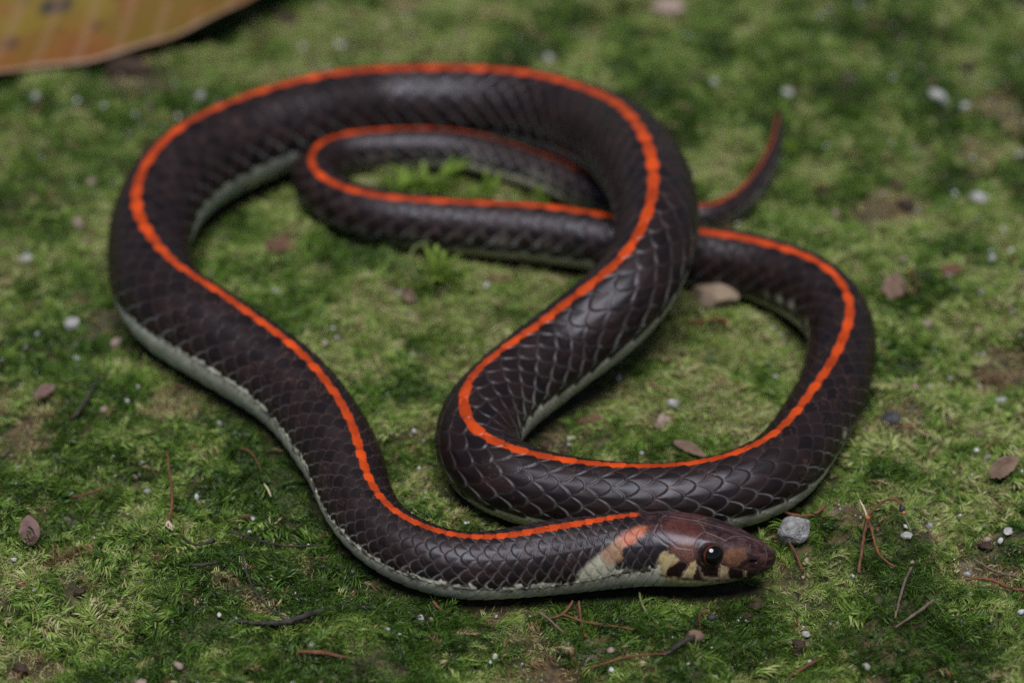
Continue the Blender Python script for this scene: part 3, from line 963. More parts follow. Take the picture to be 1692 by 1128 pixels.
# brow and cheek swelling
ex, ey = hp('eye')[0]
de = np.hypot(hx - ex, hy - ey)
dep += .16 * np.exp(-(((hx - ex) / 1.5) ** 2 + ((hy - ey + 1.55) / .45) ** 2))
dep += .05 * np.exp(-((de - 1.55) / .22) ** 2)
dep -= .85 * (1 - smooth(.7, 1.35, de))
hcol = hcol + (C3((.012, .008, .008)) - hcol) * (np.exp(-(np.clip(de - 1.05, 0, 9) / .22) ** 2))[..., None]
bx, by = hp('lore_c')[0]
dep += .13 * np.exp(-(((hx - bx) / 1.3) ** 2 + ((hy - by) / .9) ** 2))
# blend head plates into neck scales
wh = 1 - smooth(14.0, 15.4, hx + 0.9 * (hy - 4) * .3)
col[:nh] = col[:nh] + (hcol - col[:nh]) * wh[..., None]
gloss[:nh] = gloss[:nh] * (1 - wh) + gl_h * wh
hgt[:nh] = hgt[:nh] * (1 - wh) + dep * wh
# collar on the neck, only where plates end
def neck_paint(name, c, soft, k):
    mk = np_poly_mask(hx + .6 * hw, hy + .6 * (hn - .5), hp(name), soft) * k
    mk = mk * (1 - .45 * em[:nh] * scal[:nh])
    col[:nh] = col[:nh] + (C3(c) - col[:nh]) * mk[..., None]
neck_paint('collar_white', (.34, .33, .26), .35, .9)
neck_paint('collar_tan', (.24, .14, .08), .35, .9)
neck_paint('collar_orange', (.38, .11, .048), .35, .85)
neck_paint('nape_dark', (.011, .0075, .008), .15, .92)

rad = rad + hgt
dirs = np.cos(np.radians(TH))[..., None] * Nn[:, None] + np.sin(np.radians(TH))[..., None] * Bb[:, None]
V = (C[:, None] + rad[..., None] * dirs).reshape(-1, 3)
gi = np.arange(nr * na).reshape(nr, na)
nx_ = np.roll(gi, -1, axis=1)
F = np.stack([gi[:-1], gi[1:], nx_[1:], nx_[:-1]], -1).reshape(-1, 4)
root = empty('snake', tuple(np.array([C[400][0], C[400][1], 0]) * MM))
tag(root, 'glossy black brown snake with an orange back stripe, loosely coiled on moss', 'snake')
rl = np.array(root.location)
body = mesh_obj('body', V * MM - rl, F, MAT['skin'], root)
set_color(body.data, 'skin', col.reshape(-1, 3)); set_float(body.data, 'gloss', gloss.ravel())
# eyes
import bmesh
def add_eye(sgn):
    sd, td = H['eye'][0]
    i = int(np.argmin(np.abs(S - sd))); td = abs(td) * sgn
    t = math.radians(td)
    dv = math.cos(t) * Nn[i] + math.sin(t) * Bb[i]
    rr = float(section_radius(np.array([td]), np.array([S[i]]), np.array([R[i]]))[0])
    # outward normal of the head side there
    eps = 4.0
    def P(s_, t_):
        j = int(np.argmin(np.abs(S - s_)))
        a = math.radians(t_)
        return C[j] + float(section_radius(np.array([t_]), np.array([S[j]]), np.array([R[j]]))[0]) * (math.cos(a) * Nn[j] + math.sin(a) * Bb[j])
    nv = np.cross(P(S[i] + .6, td) - P(S[i] - .6, td), P(S[i], td + eps) - P(S[i], td - eps))
    nv /= np.linalg.norm(nv)
    if np.dot(nv, dv) < 0: nv = -nv
    ctr = P(S[i], td) - nv * .72
    bm = bmesh.new(); bmesh.ops.create_uvsphere(bm, u_segments=48, v_segments=32, radius=1.45 * MM)
    me = bpy.data.meshes.new('eye'); bm.to_mesh(me); bm.free()
    me.polygons.foreach_set('use_smooth', np.full(len(me.polygons), True))
    me.materials.append(MAT['eye'])
    o = bpy.data.objects.new('eye', me); COL.objects.link(o); o.parent = root
    z = Vector(nv); fwd = Vector(-T[i]); xax = (fwd - z * fwd.dot(z)).normalized(); yax = z.cross(xax)
    M = Matrix((xax, yax, z)).transposed().to_4x4()
    M.translation = Vector(ctr * MM - rl)
    o.matrix_local = M
    return o
add_eye(-1); add_eye(1)


# ------------------------------------------------------------------ litter helpers
def surf(x, y, dz=0.0):
    return np.array([x, y, gh(x, y) + dz])


def tube_arrays(pts, rad_, sides=7, seed=0, rough=.12):
    r = np.random.default_rng(seed)
    pts = np.array(pts, float)
    ch = np.r_[0, np.cumsum(np.linalg.norm(np.diff(pts, axis=0), axis=1))]
    nq = max(8, int(ch[-1] / .35))
    tq = np.linspace(0, ch[-1], nq)
    Pq = cubic(ch, pts, tq) if len(pts) > 2 else np.stack([np.interp(tq, ch, pts[:, i]) for i in range(3)], 1)
    Pq = Pq + r.normal(0, .03, Pq.shape) * np.mean(rad_) / .2
    rq = np.interp(tq, np.linspace(0, ch[-1], len(rad_)), rad_)
    Tq = np.gradient(Pq, axis=0); Tq /= np.linalg.norm(Tq, axis=1)[:, None]
    ref = np.array([0.13, .21, .97]); sd = np.cross(Tq, ref); sd /= np.linalg.norm(sd, axis=1)[:, None]
    up = np.cross(sd, Tq)
    a = np.linspace(0, 2 * np.pi, sides, endpoint=False)
    rr = rq[:, None] * (1 + rough * r.normal(0, 1, (nq, sides)))
    V = Pq[:, None] + rr[..., None] * (np.cos(a)[None, :, None] * sd[:, None] + np.sin(a)[None, :, None] * up[:, None])
    V = V.reshape(-1, 3)
    gi = np.arange(nq * sides).reshape(nq, sides); nx = np.roll(gi, -1, 1)
    F = np.stack([gi[:-1], nx[:-1], nx[1:], gi[1:]], -1).reshape(-1, 4).tolist()
    F.append(list(range(sides))[::-1]); F.append([(nq - 1) * sides + i for i in range(sides)])
    return V.tolist(), F


def local_obj(name, V, F, mat, base, parent=None, smooth_=True):
    V = np.array(V) - np.array(base)
    o = mesh_obj(name, V * MM, [tuple(f) for f in F], mat, smooth=smooth_)
    o.location = tuple(np.array(base) * MM)
    return o


def twig(name, pts, rad_, mat, label, cat='twig', group=None, seed=0):
    """pts: (x, y, height over ground) in mm"""
    P = [surf(x, y, dz) for x, y, dz in pts]
    V, F = tube_arrays(P, rad_, seed=seed)
    o = local_obj(name, V, F, MAT[mat], P[0])
    return tag(o, label, cat, group)


def pebble(name, x, y, ax_, mat, label, seed, dz=None, rz=0.0, group=None, cat='pebble', rough=.22, sub=3, flat=False):
    V, F = rock_arrays(seed, sub, ax_, rough)
    o = mesh_obj(name, np.array(V) * MM, [tuple(f) for f in F], MAT[mat], smooth=not flat)
    z = gh(x, y) + (ax_[2] * .4 + .35 if dz is None else dz)
    o.location = (x * MM, y * MM, z * MM)
    o.rotation_euler = (0, 0, rz)
    return tag(o, label, cat, group)


def leaf_obj(name, x, y, dz, length, width, mat, label, rot, cup=.08, seed=0, cat='leaf', jag=0.0, tip=1.0, group=None):
    """small thick leaf with midrib groove and turned edges, base at one end"""
    r = np.random.default_rng(seed)
    nu, nv = 26, 13
    V = []
    ed = 1 + jag * r.normal(0, 1, nu)
    for layer in (0, 1):
        for i in range(nu):
            u = i / (nu - 1)
            hw = width * .5 * (math.sin(math.pi * min(max(u, .02), .985) ** .85) ** .7) * ed[i]
            for j in range(nv):
                v = -1 + 2 * j / (nv - 1)
                zc = cup * width * v * v + .12 * length * math.sin(u * 2.4 + .3) + .03 * width * math.sin(9 * u + 3 * v)
                zc -= .03 * width * math.exp(-(v / .10) ** 2)
                V.append((length * (u - .5), hw * v, zc - layer * .09))
    def I(l, i, j): return l * nu * nv + i * nv + j
    F = []
    for i in range(nu - 1):
        for j in range(nv - 1):
            F.append((I(0, i, j), I(0, i + 1, j), I(0, i + 1, j + 1), I(0, i, j + 1)))
            F.append((I(1, i, j), I(1, i, j + 1), I(1, i + 1, j + 1), I(1, i + 1, j)))
    for i in range(nu - 1):
        F.append((I(0, i, 0), I(1, i, 0), I(1, i + 1, 0), I(0, i + 1, 0)))
        F.append((I(0, i, nv - 1), I(0, i + 1, nv - 1), I(1, i + 1, nv - 1), I(1, i, nv - 1)))
    for j in range(nv - 1):
        F.append((I(0, 0, j), I(0, 0, j + 1), I(1, 0, j + 1), I(1, 0, j)))
        F.append((I(0, nu - 1, j), I(1, nu - 1, j), I(1, nu - 1, j + 1), I(0, nu - 1, j + 1)))
    o = mesh_obj(name, np.array(V) * MM, F, MAT[mat])
    o.location = (x * MM, y * MM, (gh(x, y) + dz) * MM)
    o.rotation_mode = 'ZYX'; o.rotation_euler = rot
    return tag(o, label, cat, group)


# ------------------------------------------------------------------ big fallen leaf beyond the coil
def big_leaf():
    nu, nv = 70, 36
    L, W = 92.0, 50.0
    V = []; bl = []; rimv = []; yel = []
    for layer in (0, 1):
        for i in range(nu):
            u = i / (nu - 1)
            hw = W * .5 * (math.sin(math.pi * min(max(u, .004), .996) ** .9) ** .75)
            for j in range(nv):
                v = -1 + 2 * j / (nv - 1)
                z = 3.0 * abs(v) ** 2.5 + 2.0 * math.sin(u * 3.1) - 1.2 * math.exp(-(v / .05) ** 2) + .25 * math.sin(40 * u + 6 * abs(v))
                V.append((L * (u - .5), hw * v, z - layer * .35))
                px_, py_ = L * (u - .5), hw * v
                b = 0
                for (cx, cy, cr) in ((-6.7, -7.2, 2.3), (12.4, -9.7, 1.3), (3.5, -8.0, .9), (-16, -14, 1.4), (18, -13, .8), (-2, -15, .7), (-11, -4, .9), (25, -6, 1.1), (6, -2, 1.6), (-22, -12, 1.0), (15, -3, .9), (9.0, 4.5, 1.5), (-12, 9, 3), (31, 3, 1.2), (-25, -6, 2), (14.5, -8.5, 1.0)):
                    dd = math.hypot(px_ - cx, (py_ - cy) * 1.3)
                    b = max(b, 1 - min(1, max(0, (dd - cr) / (.5 * cr))))
                yel.append(.85 * float(smooth(-.15, .25, np.float64(vnoise(np.array([px_ / 5]), np.array([py_ / 5]), 3)[0] - .2 - 1.3 * max(0, abs(v) - .22)))))
                bl.append(b); rimv.append(1.0 if (abs(v) > .965 or abs((u * 14 + abs(v) * 1.7) % 1 - .5) < .045) else 0.0)
    def I(l, i, j): return l * nu * nv + i * nv + j
    F = []
    for i in range(nu - 1):
        for j in range(nv - 1):
            F.append((I(0, i, j), I(0, i + 1, j), I(0, i + 1, j + 1), I(0, i, j + 1)))
            F.append((I(1, i, j), I(1, i, j + 1), I(1, i + 1, j + 1), I(1, i + 1, j)))
        F.append((I(0, i, 0), I(1, i, 0), I(1, i + 1, 0), I(0, i + 1, 0)))
        F.append((I(0, i, nv - 1), I(0, i + 1, nv - 1), I(1, i + 1, nv - 1), I(1, i, nv - 1)))
    lf = empty('fallen_leaf')
    bladeo = mesh_obj('leaf_blade', np.array(V) * MM, F, MAT['fallen_leaf'], lf)
    set_float(bladeo.data, 'blotch', bl); set_float(bladeo.data, 'rim', rimv); set_float(bladeo.data, 'yellow', yel)
    Vt, Ft = tube_arrays([(-L * .62, 2, -1), (-L * .5, 0, .2), (-L * .2, 0, .9), (L * .1, 0, 1.1), (L * .46, 0, .3)], [1.0, .9, .7, .5, .15], seed=3)
    mesh_obj('midrib', np.array(Vt) * MM, [tuple(f) for f in Ft], MAT['twig_grey'], lf)
    return lf
lf = big_leaf()
lx, ly = (-70.2, 102.7)
lf.location = (lx * MM, ly * MM, 4.4 * MM)
lf.rotation_euler = (math.radians(14), math.radians(-4), math.radians(20))
tag(lf, 'large fallen leaf, orange brown and yellow with dark spots, beyond the coil', 'leaf')

# ------------------------------------------------------------------ stones
def P2(a, r1, r2, r3): return (a[0], a[1], (r1, r2, r3))
x, y = (27.8, 7.8)
pebble('pebble', x, y + 1.2, (3.6, 2.6, 2.1), 'tan_stone', 'smooth tan brown pebble tucked against the coil beside a short twig', 41, dz=1.75, rz=-.12, rough=.12, sub=4)
x, y = (34.2, -47.6)
pebble('grey_stone', x, y + .6, (2.15, 1.75, 1.9), 'grey_stone', 'rough speckled grey stone beside the head of the snake', 57, dz=1.5, rz=.4, rough=.3, sub=4, cat='stone')
x, y = (21.0, -17.4)
pebble('pebble', x, y, (.95, .75, .8), 'quartz', 'white quartz pebble inside the right loop of the coil', 60, rz=.3, flat=True)
x, y = (19.5, -19.9)
pebble('pebble', x, y, (1.5, 1.1, 1.0), 'quartz_pink', 'dull pink pebble beside the white one inside the right loop', 62, rz=.8)
x, y = (49.3, -18.8)
pebble('dark_stone', x, y, (1.6, 1.3, 1.0), 'dark_stone', 'blackish stone sunk in moss outside the right loop', 63, cat='stone')
x, y = (25.9, 101.1)
pebble('pebble', x, y, (3.0, 2.0, 1.6), 'quartz_pink', 'large pinkish pebble in the moss far behind the coil', 64)
QCH = [(-13.32, -3.18, 0.53, 'w'),
       (-15.59, 11.39, 0.59, 'w'),
       (-60.22, 4.53, 1.32, 'w'),
       (-53.69, 0.26, 1.15, 'p'),
       (-53.07, -17.15, 0.71, 'p'),
       (52.84, -13.78, 0.95, 'p'),
       (65.61, 64.6, 1.96, 'w'),
       (69.77, 65.0, 1.03, 'w'),
       (59.92, 74.6, 1.05, 'w'),
       (42.89, 70.96, 1.32, 'w'),
       (55.17, 84.98, 1.26, 'w'),
       (68.73, 39.22, 1.51, 'w'),
       (76.35, 51.6, 1.18, 'w'),
       (47.22, 35.34, 1.06, 'p'),
       (-62.64, 30.5, 1.31, 'p'),
       (-61.14, 26.92, 0.78, 'p'),
       (34.47, -61.72, 0.6, 'w'),
       (34.57, -66.29, 0.45, 'w'),
       (40.9, -67.94, 0.56, 'w'),
       (42.85, -71.08, 0.41, 'w'),
       (47.13, -67.72, 0.42, 'w'),
       (54.69, -54.59, 0.58, 'w'),
       (55.02, -49.5, 0.58, 'w'),
       (60.47, -44.65, 0.74, 'w'),
       (58.0, -44.89, 0.59, 'p'),
       (47.85, -46.48, 0.81, 'w'),
       (35.6, -58.65, 0.32, 'w'),
       (37.41, -59.79, 0.39, 'w'),
       (41.9, -56.34, 0.43, 'p'),
       (55.07, -35.1, 0.64, 'w'),
       (54.81, -12.64, 0.64, 'w'),
       (58.62, -28.45, 0.58, 'w'),
       (42.4, -37.15, 0.34, 'w'),
       (38.32, -60.02, 0.36, 'w'),
       (49.43, -51.05, 0.44, 'p'),
       (48.12, -50.46, 0.36, 'p'),
       (-10.79, -60.47, 0.6, 'w'),
       (-9.51, -60.7, 0.53, 'p'),
       (-32.0, -40.43, 0.48, 'w'),
       (-35.71, -21.44, 0.55, 'w'),
       (-19.71, -65.41, 0.42, 'w'),
       (-24.23, -65.96, 0.46, 'w'),
       (-32.3, -61.49, 0.39, 'w'),
       (-42.37, -71.73, 0.83, 'p'),
       (-44.25, -65.41, 0.49, 'w'),
       (-49.15, -56.92, 0.57, 'w'),
       (-46.91, -60.7, 0.64, 'w'),
       (-56.64, -56.11, 0.43, 'w'),
       (-59.32, -59.79, 0.64, 'p'),
       (-35.95, -72.48, 0.62, 'w'),
       (-38.23, -69.57, 0.76, 'p'),
       (-45.62, -62.62, 0.49, 'p'),
       (-50.69, -40.06, 0.49, 'w'),
       (-39.77, -26.45, 0.39, 'w'),
       (-54.13, -24.43, 0.46, 'w'),
       (-42.15, -25.78, 0.42, 'p'),
       (-23.15, -66.51, 0.56, 'w'),
       (-14.5, -64.07, 0.49, 'w'),
       (-5.93, -72.15, 0.62, 'w'),
       (2.34, -71.94, 0.69, 'p'),
       (13.4, -61.15, 0.43, 'w'),
       (11.49, -65.63, 0.56, 'p'),
       (-1.85, -58.65, 0.29, 'w'),
       (-21.8, -59.22, 0.36, 'w'),
       (48.14, -72.48, 0.62, 'w'),
       (55.68, -65.41, 0.42, 'p'),
       (36.85, -71.73, 0.41, 'p'),
       (16.68, 11.39, 0.67, 'w'),
       (16.6, -23.76, 0.54, 'w'),
       (35.43, -21.03, 0.55, 'w'),
       (34.93, -9.48, 0.56, 'w'),
       (3.94, -7.6, 0.56, 'w'),
       (-8.12, -7.6, 0.72, 'p'),
       (-16.39, -12.64, 0.56, 'w'),
       (-15.0, -18.27, 0.47, 'p'),
       (-32.89, 12.98, 0.76, 'w'),
       (-36.02, 21.08, 0.6, 'p'),
       (-22.76, 21.08, 0.51, 'p'),
       (52.53, 21.08, 0.94, 'w'),
       (67.94, 21.08, 0.68, 'w'),
       (56.11, 1.32, 1.07, 'p'),
       (56.28, -3.92, 0.65, 'w'),
       (52.24, 30.32, 0.7, 'p'),
       (33.31, 27.77, 0.52, 'w'),
       (-20.23, 92.06, 1.47, 'p'),
       (-27.93, 88.82, 1.07, 'w'),
       (-48.67, 70.15, 1.41, 'w'),
       (-56.83, 67.17, 1.22, 'p'),
       (-73.85, 68.16, 1.13, 'w'),
       (-62.11, 41.72, 0.98, 'p'),
       (-69.2, 22.74, 1.29, 'w'),
       (64.62, 95.34, 0.99, 'p'),
       (38.47, 88.82, 1.27, 'p'),
       (31.74, 74.19, 1.05, 'w'),
       (5.71, 83.51, 1.16, 'w'),
       (-8.4, 88.82, 0.98, 'p'),
       (68.99, 5.14, 0.91, 'p'),
       (64.35, -12.64, 1.03, 'w'),
       (60.41, -21.03, 0.7, 'p'),
       (62.75, -23.76, 0.54, 'p'),
       (28.94, -56.92, 1.29, 'd'),
       (27.75, -58.65, 0.78, 'd'),
       (33.52, -63.74, 0.92, 'd'),
       (35.43, -58.07, 0.79, 'd'),
       (33.18, -64.52, 0.63, 'd'),
       (52.36, -47.45, 0.88, 'd'),
       (57.7, -45.99, 0.96, 'd'),
       (-51.44, -55.76, 0.79, 'd'),
       (-50.57, -59.79, 0.85, 'd'),
       (-56.82, -68.15, 1.04, 'd'),
       (-29.41, -47.45, 0.66, 'd'),
       (15.27, 6.69, 0.83, 'd'),
       (-51.79, -58.65, 0.71, 'd'),
       (57.74, 36.39, 1.5, 'd'),
       (56.78, 43.52, 1.34, 'd'),
       (72.63, 81.41, 1.64, 'd'),
       (22.92, -62.05, 0.5, 'd'),
       (22.43, -64.29, 0.56, 'd'),
       (25.52, -70.87, 0.62, 'd'),
       (84.23, 100.89, 2.99, 'd'),
       (-37.38, 98.66, 2.19, 'd')]  # dark lump put in for the shade beside the fallen leaf, not soil
LANDMARKS = [('the rough grey stone', (34.2, -46.8)), ('the dry forked sprout', (43.0, -46.0)), ('the thick dark root', (-24.5, -62.1)), ('the reddish frayed stalk', (-42.2, -39.4)),
             ('the small mauve leaf', (-58.8, -44.4)), ('the tan pebble', (27.8, 8.2)), ('the tail tip', (40.6, 60.3)), ('the big fallen leaf', (-54.5, 81.4)), ('the bushy sprig', (-10.5, 15.4)),
             ('the elongated bark crumb', (6.5, -25.5)), ('the capped stalk', (21.9, -64.3)), ('the flat pinkish leaf', (-61.0, -14.8)), ('the torn leaf scrap', (61.7, -32.4)),
             ('the dark red rootlet', (57.5, -52.7)), ('the split twig', (47.2, -60.9)), ('the straw moss tuft', (64.8, -6.9)), ('the blackish stone', (49.3, -18.8)),
             ('the orange brown stick', (-22.0, -69.0)), ('the left bend of the coil', (-55.9, 19.4)), ('the far side of the coil', (-9.2, 80.4)), ('the right bend of the coil', (49.5, 8.2)),
             ('the red rootlet in front', (12.8, -68.7)), ('the brown tuft of the far moss', (75.1, 68.2)), ('the large pinkish pebble', (25.9, 101.1))]
ORD = ['nearest', 'second nearest', 'third nearest', 'fourth nearest', 'fifth nearest', 'sixth nearest', 'seventh nearest', 'eighth nearest', 'ninth nearest', 'tenth nearest']
near = []
for (x, y, r, kind) in QCH:
    dd = [math.hypot(x - lx_, y - ly_) for _, (lx_, ly_) in LANDMARKS]
    k = int(np.argmin(dd)); near.append((k, dd[k]))
for i, (x, y, r, kind) in enumerate(QCH):
    rr = random.Random(900 + i)
    ax_ = (r, r * rr.uniform(.6, .85), r * rr.uniform(.5, .75))
    rank = sum(1 for j in range(len(QCH)) if QCH[j][3] == kind and near[j][0] == near[i][0] and near[j][1] < near[i][1])
    where = '%s of its kind to %s' % (ORD[rank], LANDMARKS[near[i][0]][0])
    if kind == 'w':
        pebble('quartz_chip', x, y, ax_, 'quartz', 'pale quartz chip, ' + where, 1000 + i, rz=rr.uniform(0, 3), group='pale quartz chips scattered over the moss', sub=2, flat=True, rough=.35)
    elif kind == 'p':
        pebble('pink_chip', x, y, ax_, 'quartz_pink', 'dull pink stone chip, ' + where, 1000 + i, rz=rr.uniform(0, 3), group='pink stone chips scattered over the moss', sub=2, rough=.3)
    else:
        pebble('soil_or_shade_crumb', x, y, ax_, 'soil', 'dark soil or shade crumb, ' + where, 1000 + i, rz=rr.uniform(-.5, .5), group='dark soil crumbs on the moss', cat='soil', sub=3, rough=.8)

# ------------------------------------------------------------------ leaves and bark
x, y = (-58.8, -44.4)
leaf_obj('small_leaf', x, y, 2.1, 3.9, 2.6, 'mauve_leaf', 'small mauve brown oval leaf propped on a brown moss tuft', (math.radians(38), 0, math.radians(100)), seed=1)
x, y = (61.7, -32.4)
leaf_obj('leaf_scrap', x, y, 2.0, 4.6, 2.3, 'brown_leaf', 'torn greyish brown leaf scrap standing in moss beyond the sprout', (math.radians(40), 0, math.radians(35)), seed=2, jag=.12)
x, y = (-61.0, -14.8)
leaf_obj('small_leaf', x, y, 1.6, 3.2, 1.7, 'mauve_leaf', 'small pinkish grey leaf lying flat beside a dark twig', (math.radians(25), 0, math.radians(35)), seed=3)
x, y = (22.6, -26.7)
leaf_obj('leaf_scrap', x, y, 1.3, 4.6, 1.5, 'brown_leaf', 'narrow brown leaf scrap inside the right loop by the stripe', (math.radians(25), 0, math.radians(-30)), seed=4, jag=.1)
x, y = (-14.5, 9.5)
leaf_obj('seed_husk', x, y, 1.5, 3.4, 1.6, 'brown_leaf', 'small curled brown seed husk on bright moss inside the left loop', (math.radians(20), 0, math.radians(115)), cup=.4, seed=5, cat='husk')
x, y = (53.1, 12.7)
leaf_obj('leaf_scrap', x, y, 1.5, 4.4, 3.0, 'brown_leaf', 'dull brown leaf scrap in moss outside the right bend', (math.radians(25), 0, math.radians(70)), seed=6, jag=.15)
x, y = (61.9, 17.8)
leaf_obj('leaf_scrap', x, y, 1.2, 4.2, 2.2, 'bark', 'reddish brown leaf scrap in moss well outside the right bend', (math.radians(15), 0, math.radians(15)), seed=7, jag=.15)
for (px_, py_, a, b, c, rz, lab, sd) in (
    ((6.5, -25.5) + (3.3, 1.0, .8, -.45, 'dark elongated bark crumb inside the right loop near the fold', 81)),
    ((-32.8, 24.7) + (2.6, 1.4, 1.2, .5, 'reddish bark crumb inside the left loop of the coil', 82)),
    ((-2.6, 16.7) + (2.4, 1.0, .9, -.2, 'rusty bark crumb behind the moss sprig at the tail', 83)),
    ((10.9, -18.7) + (2.6, .8, .7, -.1, 'thin flat bark flake inside the right loop by the belly', 84)),
    ((-60.3, 77.1) + (3.8, 2.4, 1.8, .1, 'big dark clump of soil and bark beside the fallen leaf', 85)),
    ((32.1, -71.9) + (2.3, 1.1, .9, -.1, 'dark brown bark crumb in the moss below the sprout', 86))):
    pebble('bark_crumb', px_, py_, (a, b, c), 'soil' if sd in (85, 86, 81) else 'bark', lab, sd, rz=rz, cat='bark', rough=1.1, dz=c * .5)

# ------------------------------------------------------------------ twigs, rootlets, stalks
def T3(pl, hs): return [(a, b, h) for (a, b), h in zip(pl, hs)]
twig('twig', T3([(23.3, 4.2), (26.3, 4.1), (28.8, 3.5), (29.4, 2.5)], [.9, 1.2, 1.4, 1.5]), [.18, .2, .25, .5], 'twig_red', 'short reddish twig with a knobbed end below the tan pebble', seed=1)
twig('twig', T3([(32.7, -40.4), (35.1, -42.2), (37.3, -42.6), (38.4, -41.7)], [2.6, 2.0, 1.6, 1.7]), [.16, .2, .19, .22], 'twig_red', 'thin orange brown twig leaning on the coil behind the grey stone', seed=2)
twig('twig', T3([(31.7, -45.4), (33.2, -48.1), (34.9, -52.2)], [1.6, 1.6, 1.2]), [.2, .19, .14], 'twig_red', 'thin orange brown twig between the snout and the grey stone', seed=3)
sp = empty('dry_sprout'); bx_, by_ = (43.0, -46.0); bz = gh(bx_, by_)
sp.location = (bx_ * MM, by_ * MM, bz * MM)
tag(sp, 'dry reddish sprout with forked stems and a dark cap', 'sprout')
def sprout_part(name, pl, hs, rad_, mat, seed):
    P = [np.array([a - bx_, b - by_, h]) for (a, b), h in zip(pl, hs)]
    V, F = tube_arrays(P, rad_, seed=seed)
    return mesh_obj(name, np.array(V) * MM, [tuple(f) for f in F], MAT[mat], sp)
sprout_part('stem', [(43.0, -46.0), (42.1, -49.9), (41.1, -54.9)], [1.9, 1.4, .4], [.2, .19, .2], 'twig_red', 11)
sprout_part('stem', [(43.0, -46.0), (43.4, -49.0), (44.2, -52.6), (45.6, -53.8)], [1.9, 1.5, .8, .5], [.19, .17, .16, .12], 'twig_red', 12)
sprout_part('stem', [(43.0, -46.0), (43.5, -45.6), (44.7, -44.9), (46.3, -44.2), (47.2, -44.9)], [1.9, 2.6, 3.4, 3.5, 3.0], [.19, .17, .16, .16, .18], 'twig_red', 13)
sprout_part('stem', [(43.0, -46.0), (42.7, -44.6), (42.3, -42.9)], [1.9, 2.3, 2.4], [.15, .12, .10], 'pale_fibre', 14)
V, F = rock_arrays(77, 2, (.5, .5, .42), .2)
o = mesh_obj('cap', np.array(V) * MM, [tuple(f) for f in F], MAT['cap_dark'], sp); cx_, cy_ = (47.2, -45.4); o.location = ((cx_ - bx_) * MM, (cy_ - by_) * MM, 2.9 * MM)
V, F = rock_arrays(78, 2, (.28, .28, .25), .2)
o = mesh_obj('bud', np.array(V) * MM, [tuple(f) for f in F], MAT['cap_orange'], sp); cx_, cy_ = (47.3, -46.1); o.location = ((cx_ - bx_) * MM, (cy_ - by_) * MM, 2.8 * MM)
V, F = rock_arrays(79, 2, (.36, .3, .4), .2)
o = mesh_obj('bud', np.array(V) * MM, [tuple(f) for f in F], MAT['cap_orange'], sp); o.location = (0, 0, 2.0 * MM)
twig('moss_stalk', T3([(46.6, -40.9), (47.5, -43.4), (48.5, -46.0)], [1.2, 1.4, .8]), [.14, .16, .13], 'stem_green', 'pale green bare stalk beside the dry sprout', 'stalk', seed=5)
twig('twig', T3([(47.6, -53.4), (46.1, -57.5), (44.8, -61.5)], [1.9, 1.5, .9]), [.16, .17, .14], 'twig_grey', 'thin grey brown twig standing right of the sprout', seed=6)
twig('twig', T3([(49.7, -58.2), (47.2, -60.9), (44.7, -63.0)], [1.6, 1.4, .8]), [.22, .2, .13], 'twig_grey', 'split grey brown twig lying across the moss', seed=7)
twig('rootlet', T3([(54.6, -51.9), (57.5, -52.7), (59.4, -53.2), (62.8, -53.7)], [1.3, 1.5, 1.4, 1.3]), [.14, .2, .18, .17], 'twig_red', 'dark red rootlet snaking out from curly moss', 'root', seed=8)
# drooping stalk with dark cap
st_ = empty('capped_stalk'); bx_, by_ = (21.9, -64.5); bz = gh(bx_, by_); st_.location = (bx_ * MM, by_ * MM, bz * MM)
tag(st_, 'thin orange stalk with a drooping dark cap below the head', 'stalk'); sp = st_
sprout_part('stem', [(21.9, -64.5), (21.8, -64.1), (21.9, -63.6), (22.3, -63.5), (22.9, -63.8)], [.2, 2.0, 3.7, 4.0, 3.7], [.15, .16, .17, .17, .2], 'twig_red', 21)
V, F = rock_arrays(90, 2, (.62, .5, .42), .25)
o = mesh_obj('cap', np.array(V) * MM, [tuple(f) for f in F], MAT['cap_dark'], sp); cx_, cy_ = (23.1, -64.0); o.location = ((cx_ - bx_) * MM, (cy_ - by_) * MM, 3.4 * MM)
x, y = (21.1, -65.6)
pebble('seed_flake', x, y, (1.15, .7, .9), 'brown_leaf', 'papery pink seed flake at the foot of the capped stalk', 91, dz=1.2, cat='seed', sub=3)
twig('twig', T3([(21.0, -66.3), (19.7, -67.6), (16.9, -69.6)], [1.6, 1.2, .8]), [.3, .3, .2], 'twig_dark', 'charred brown twig end running from the seed flake', seed=9)
twig('twig', T3([(35.8, -66.7), (33.7, -68.2), (31.5, -69.6)], [1.4, 1.3, 1.0]), [.2, .2, .16], 'twig_red', 'red brown twig lying in moss below the white chips', seed=10)
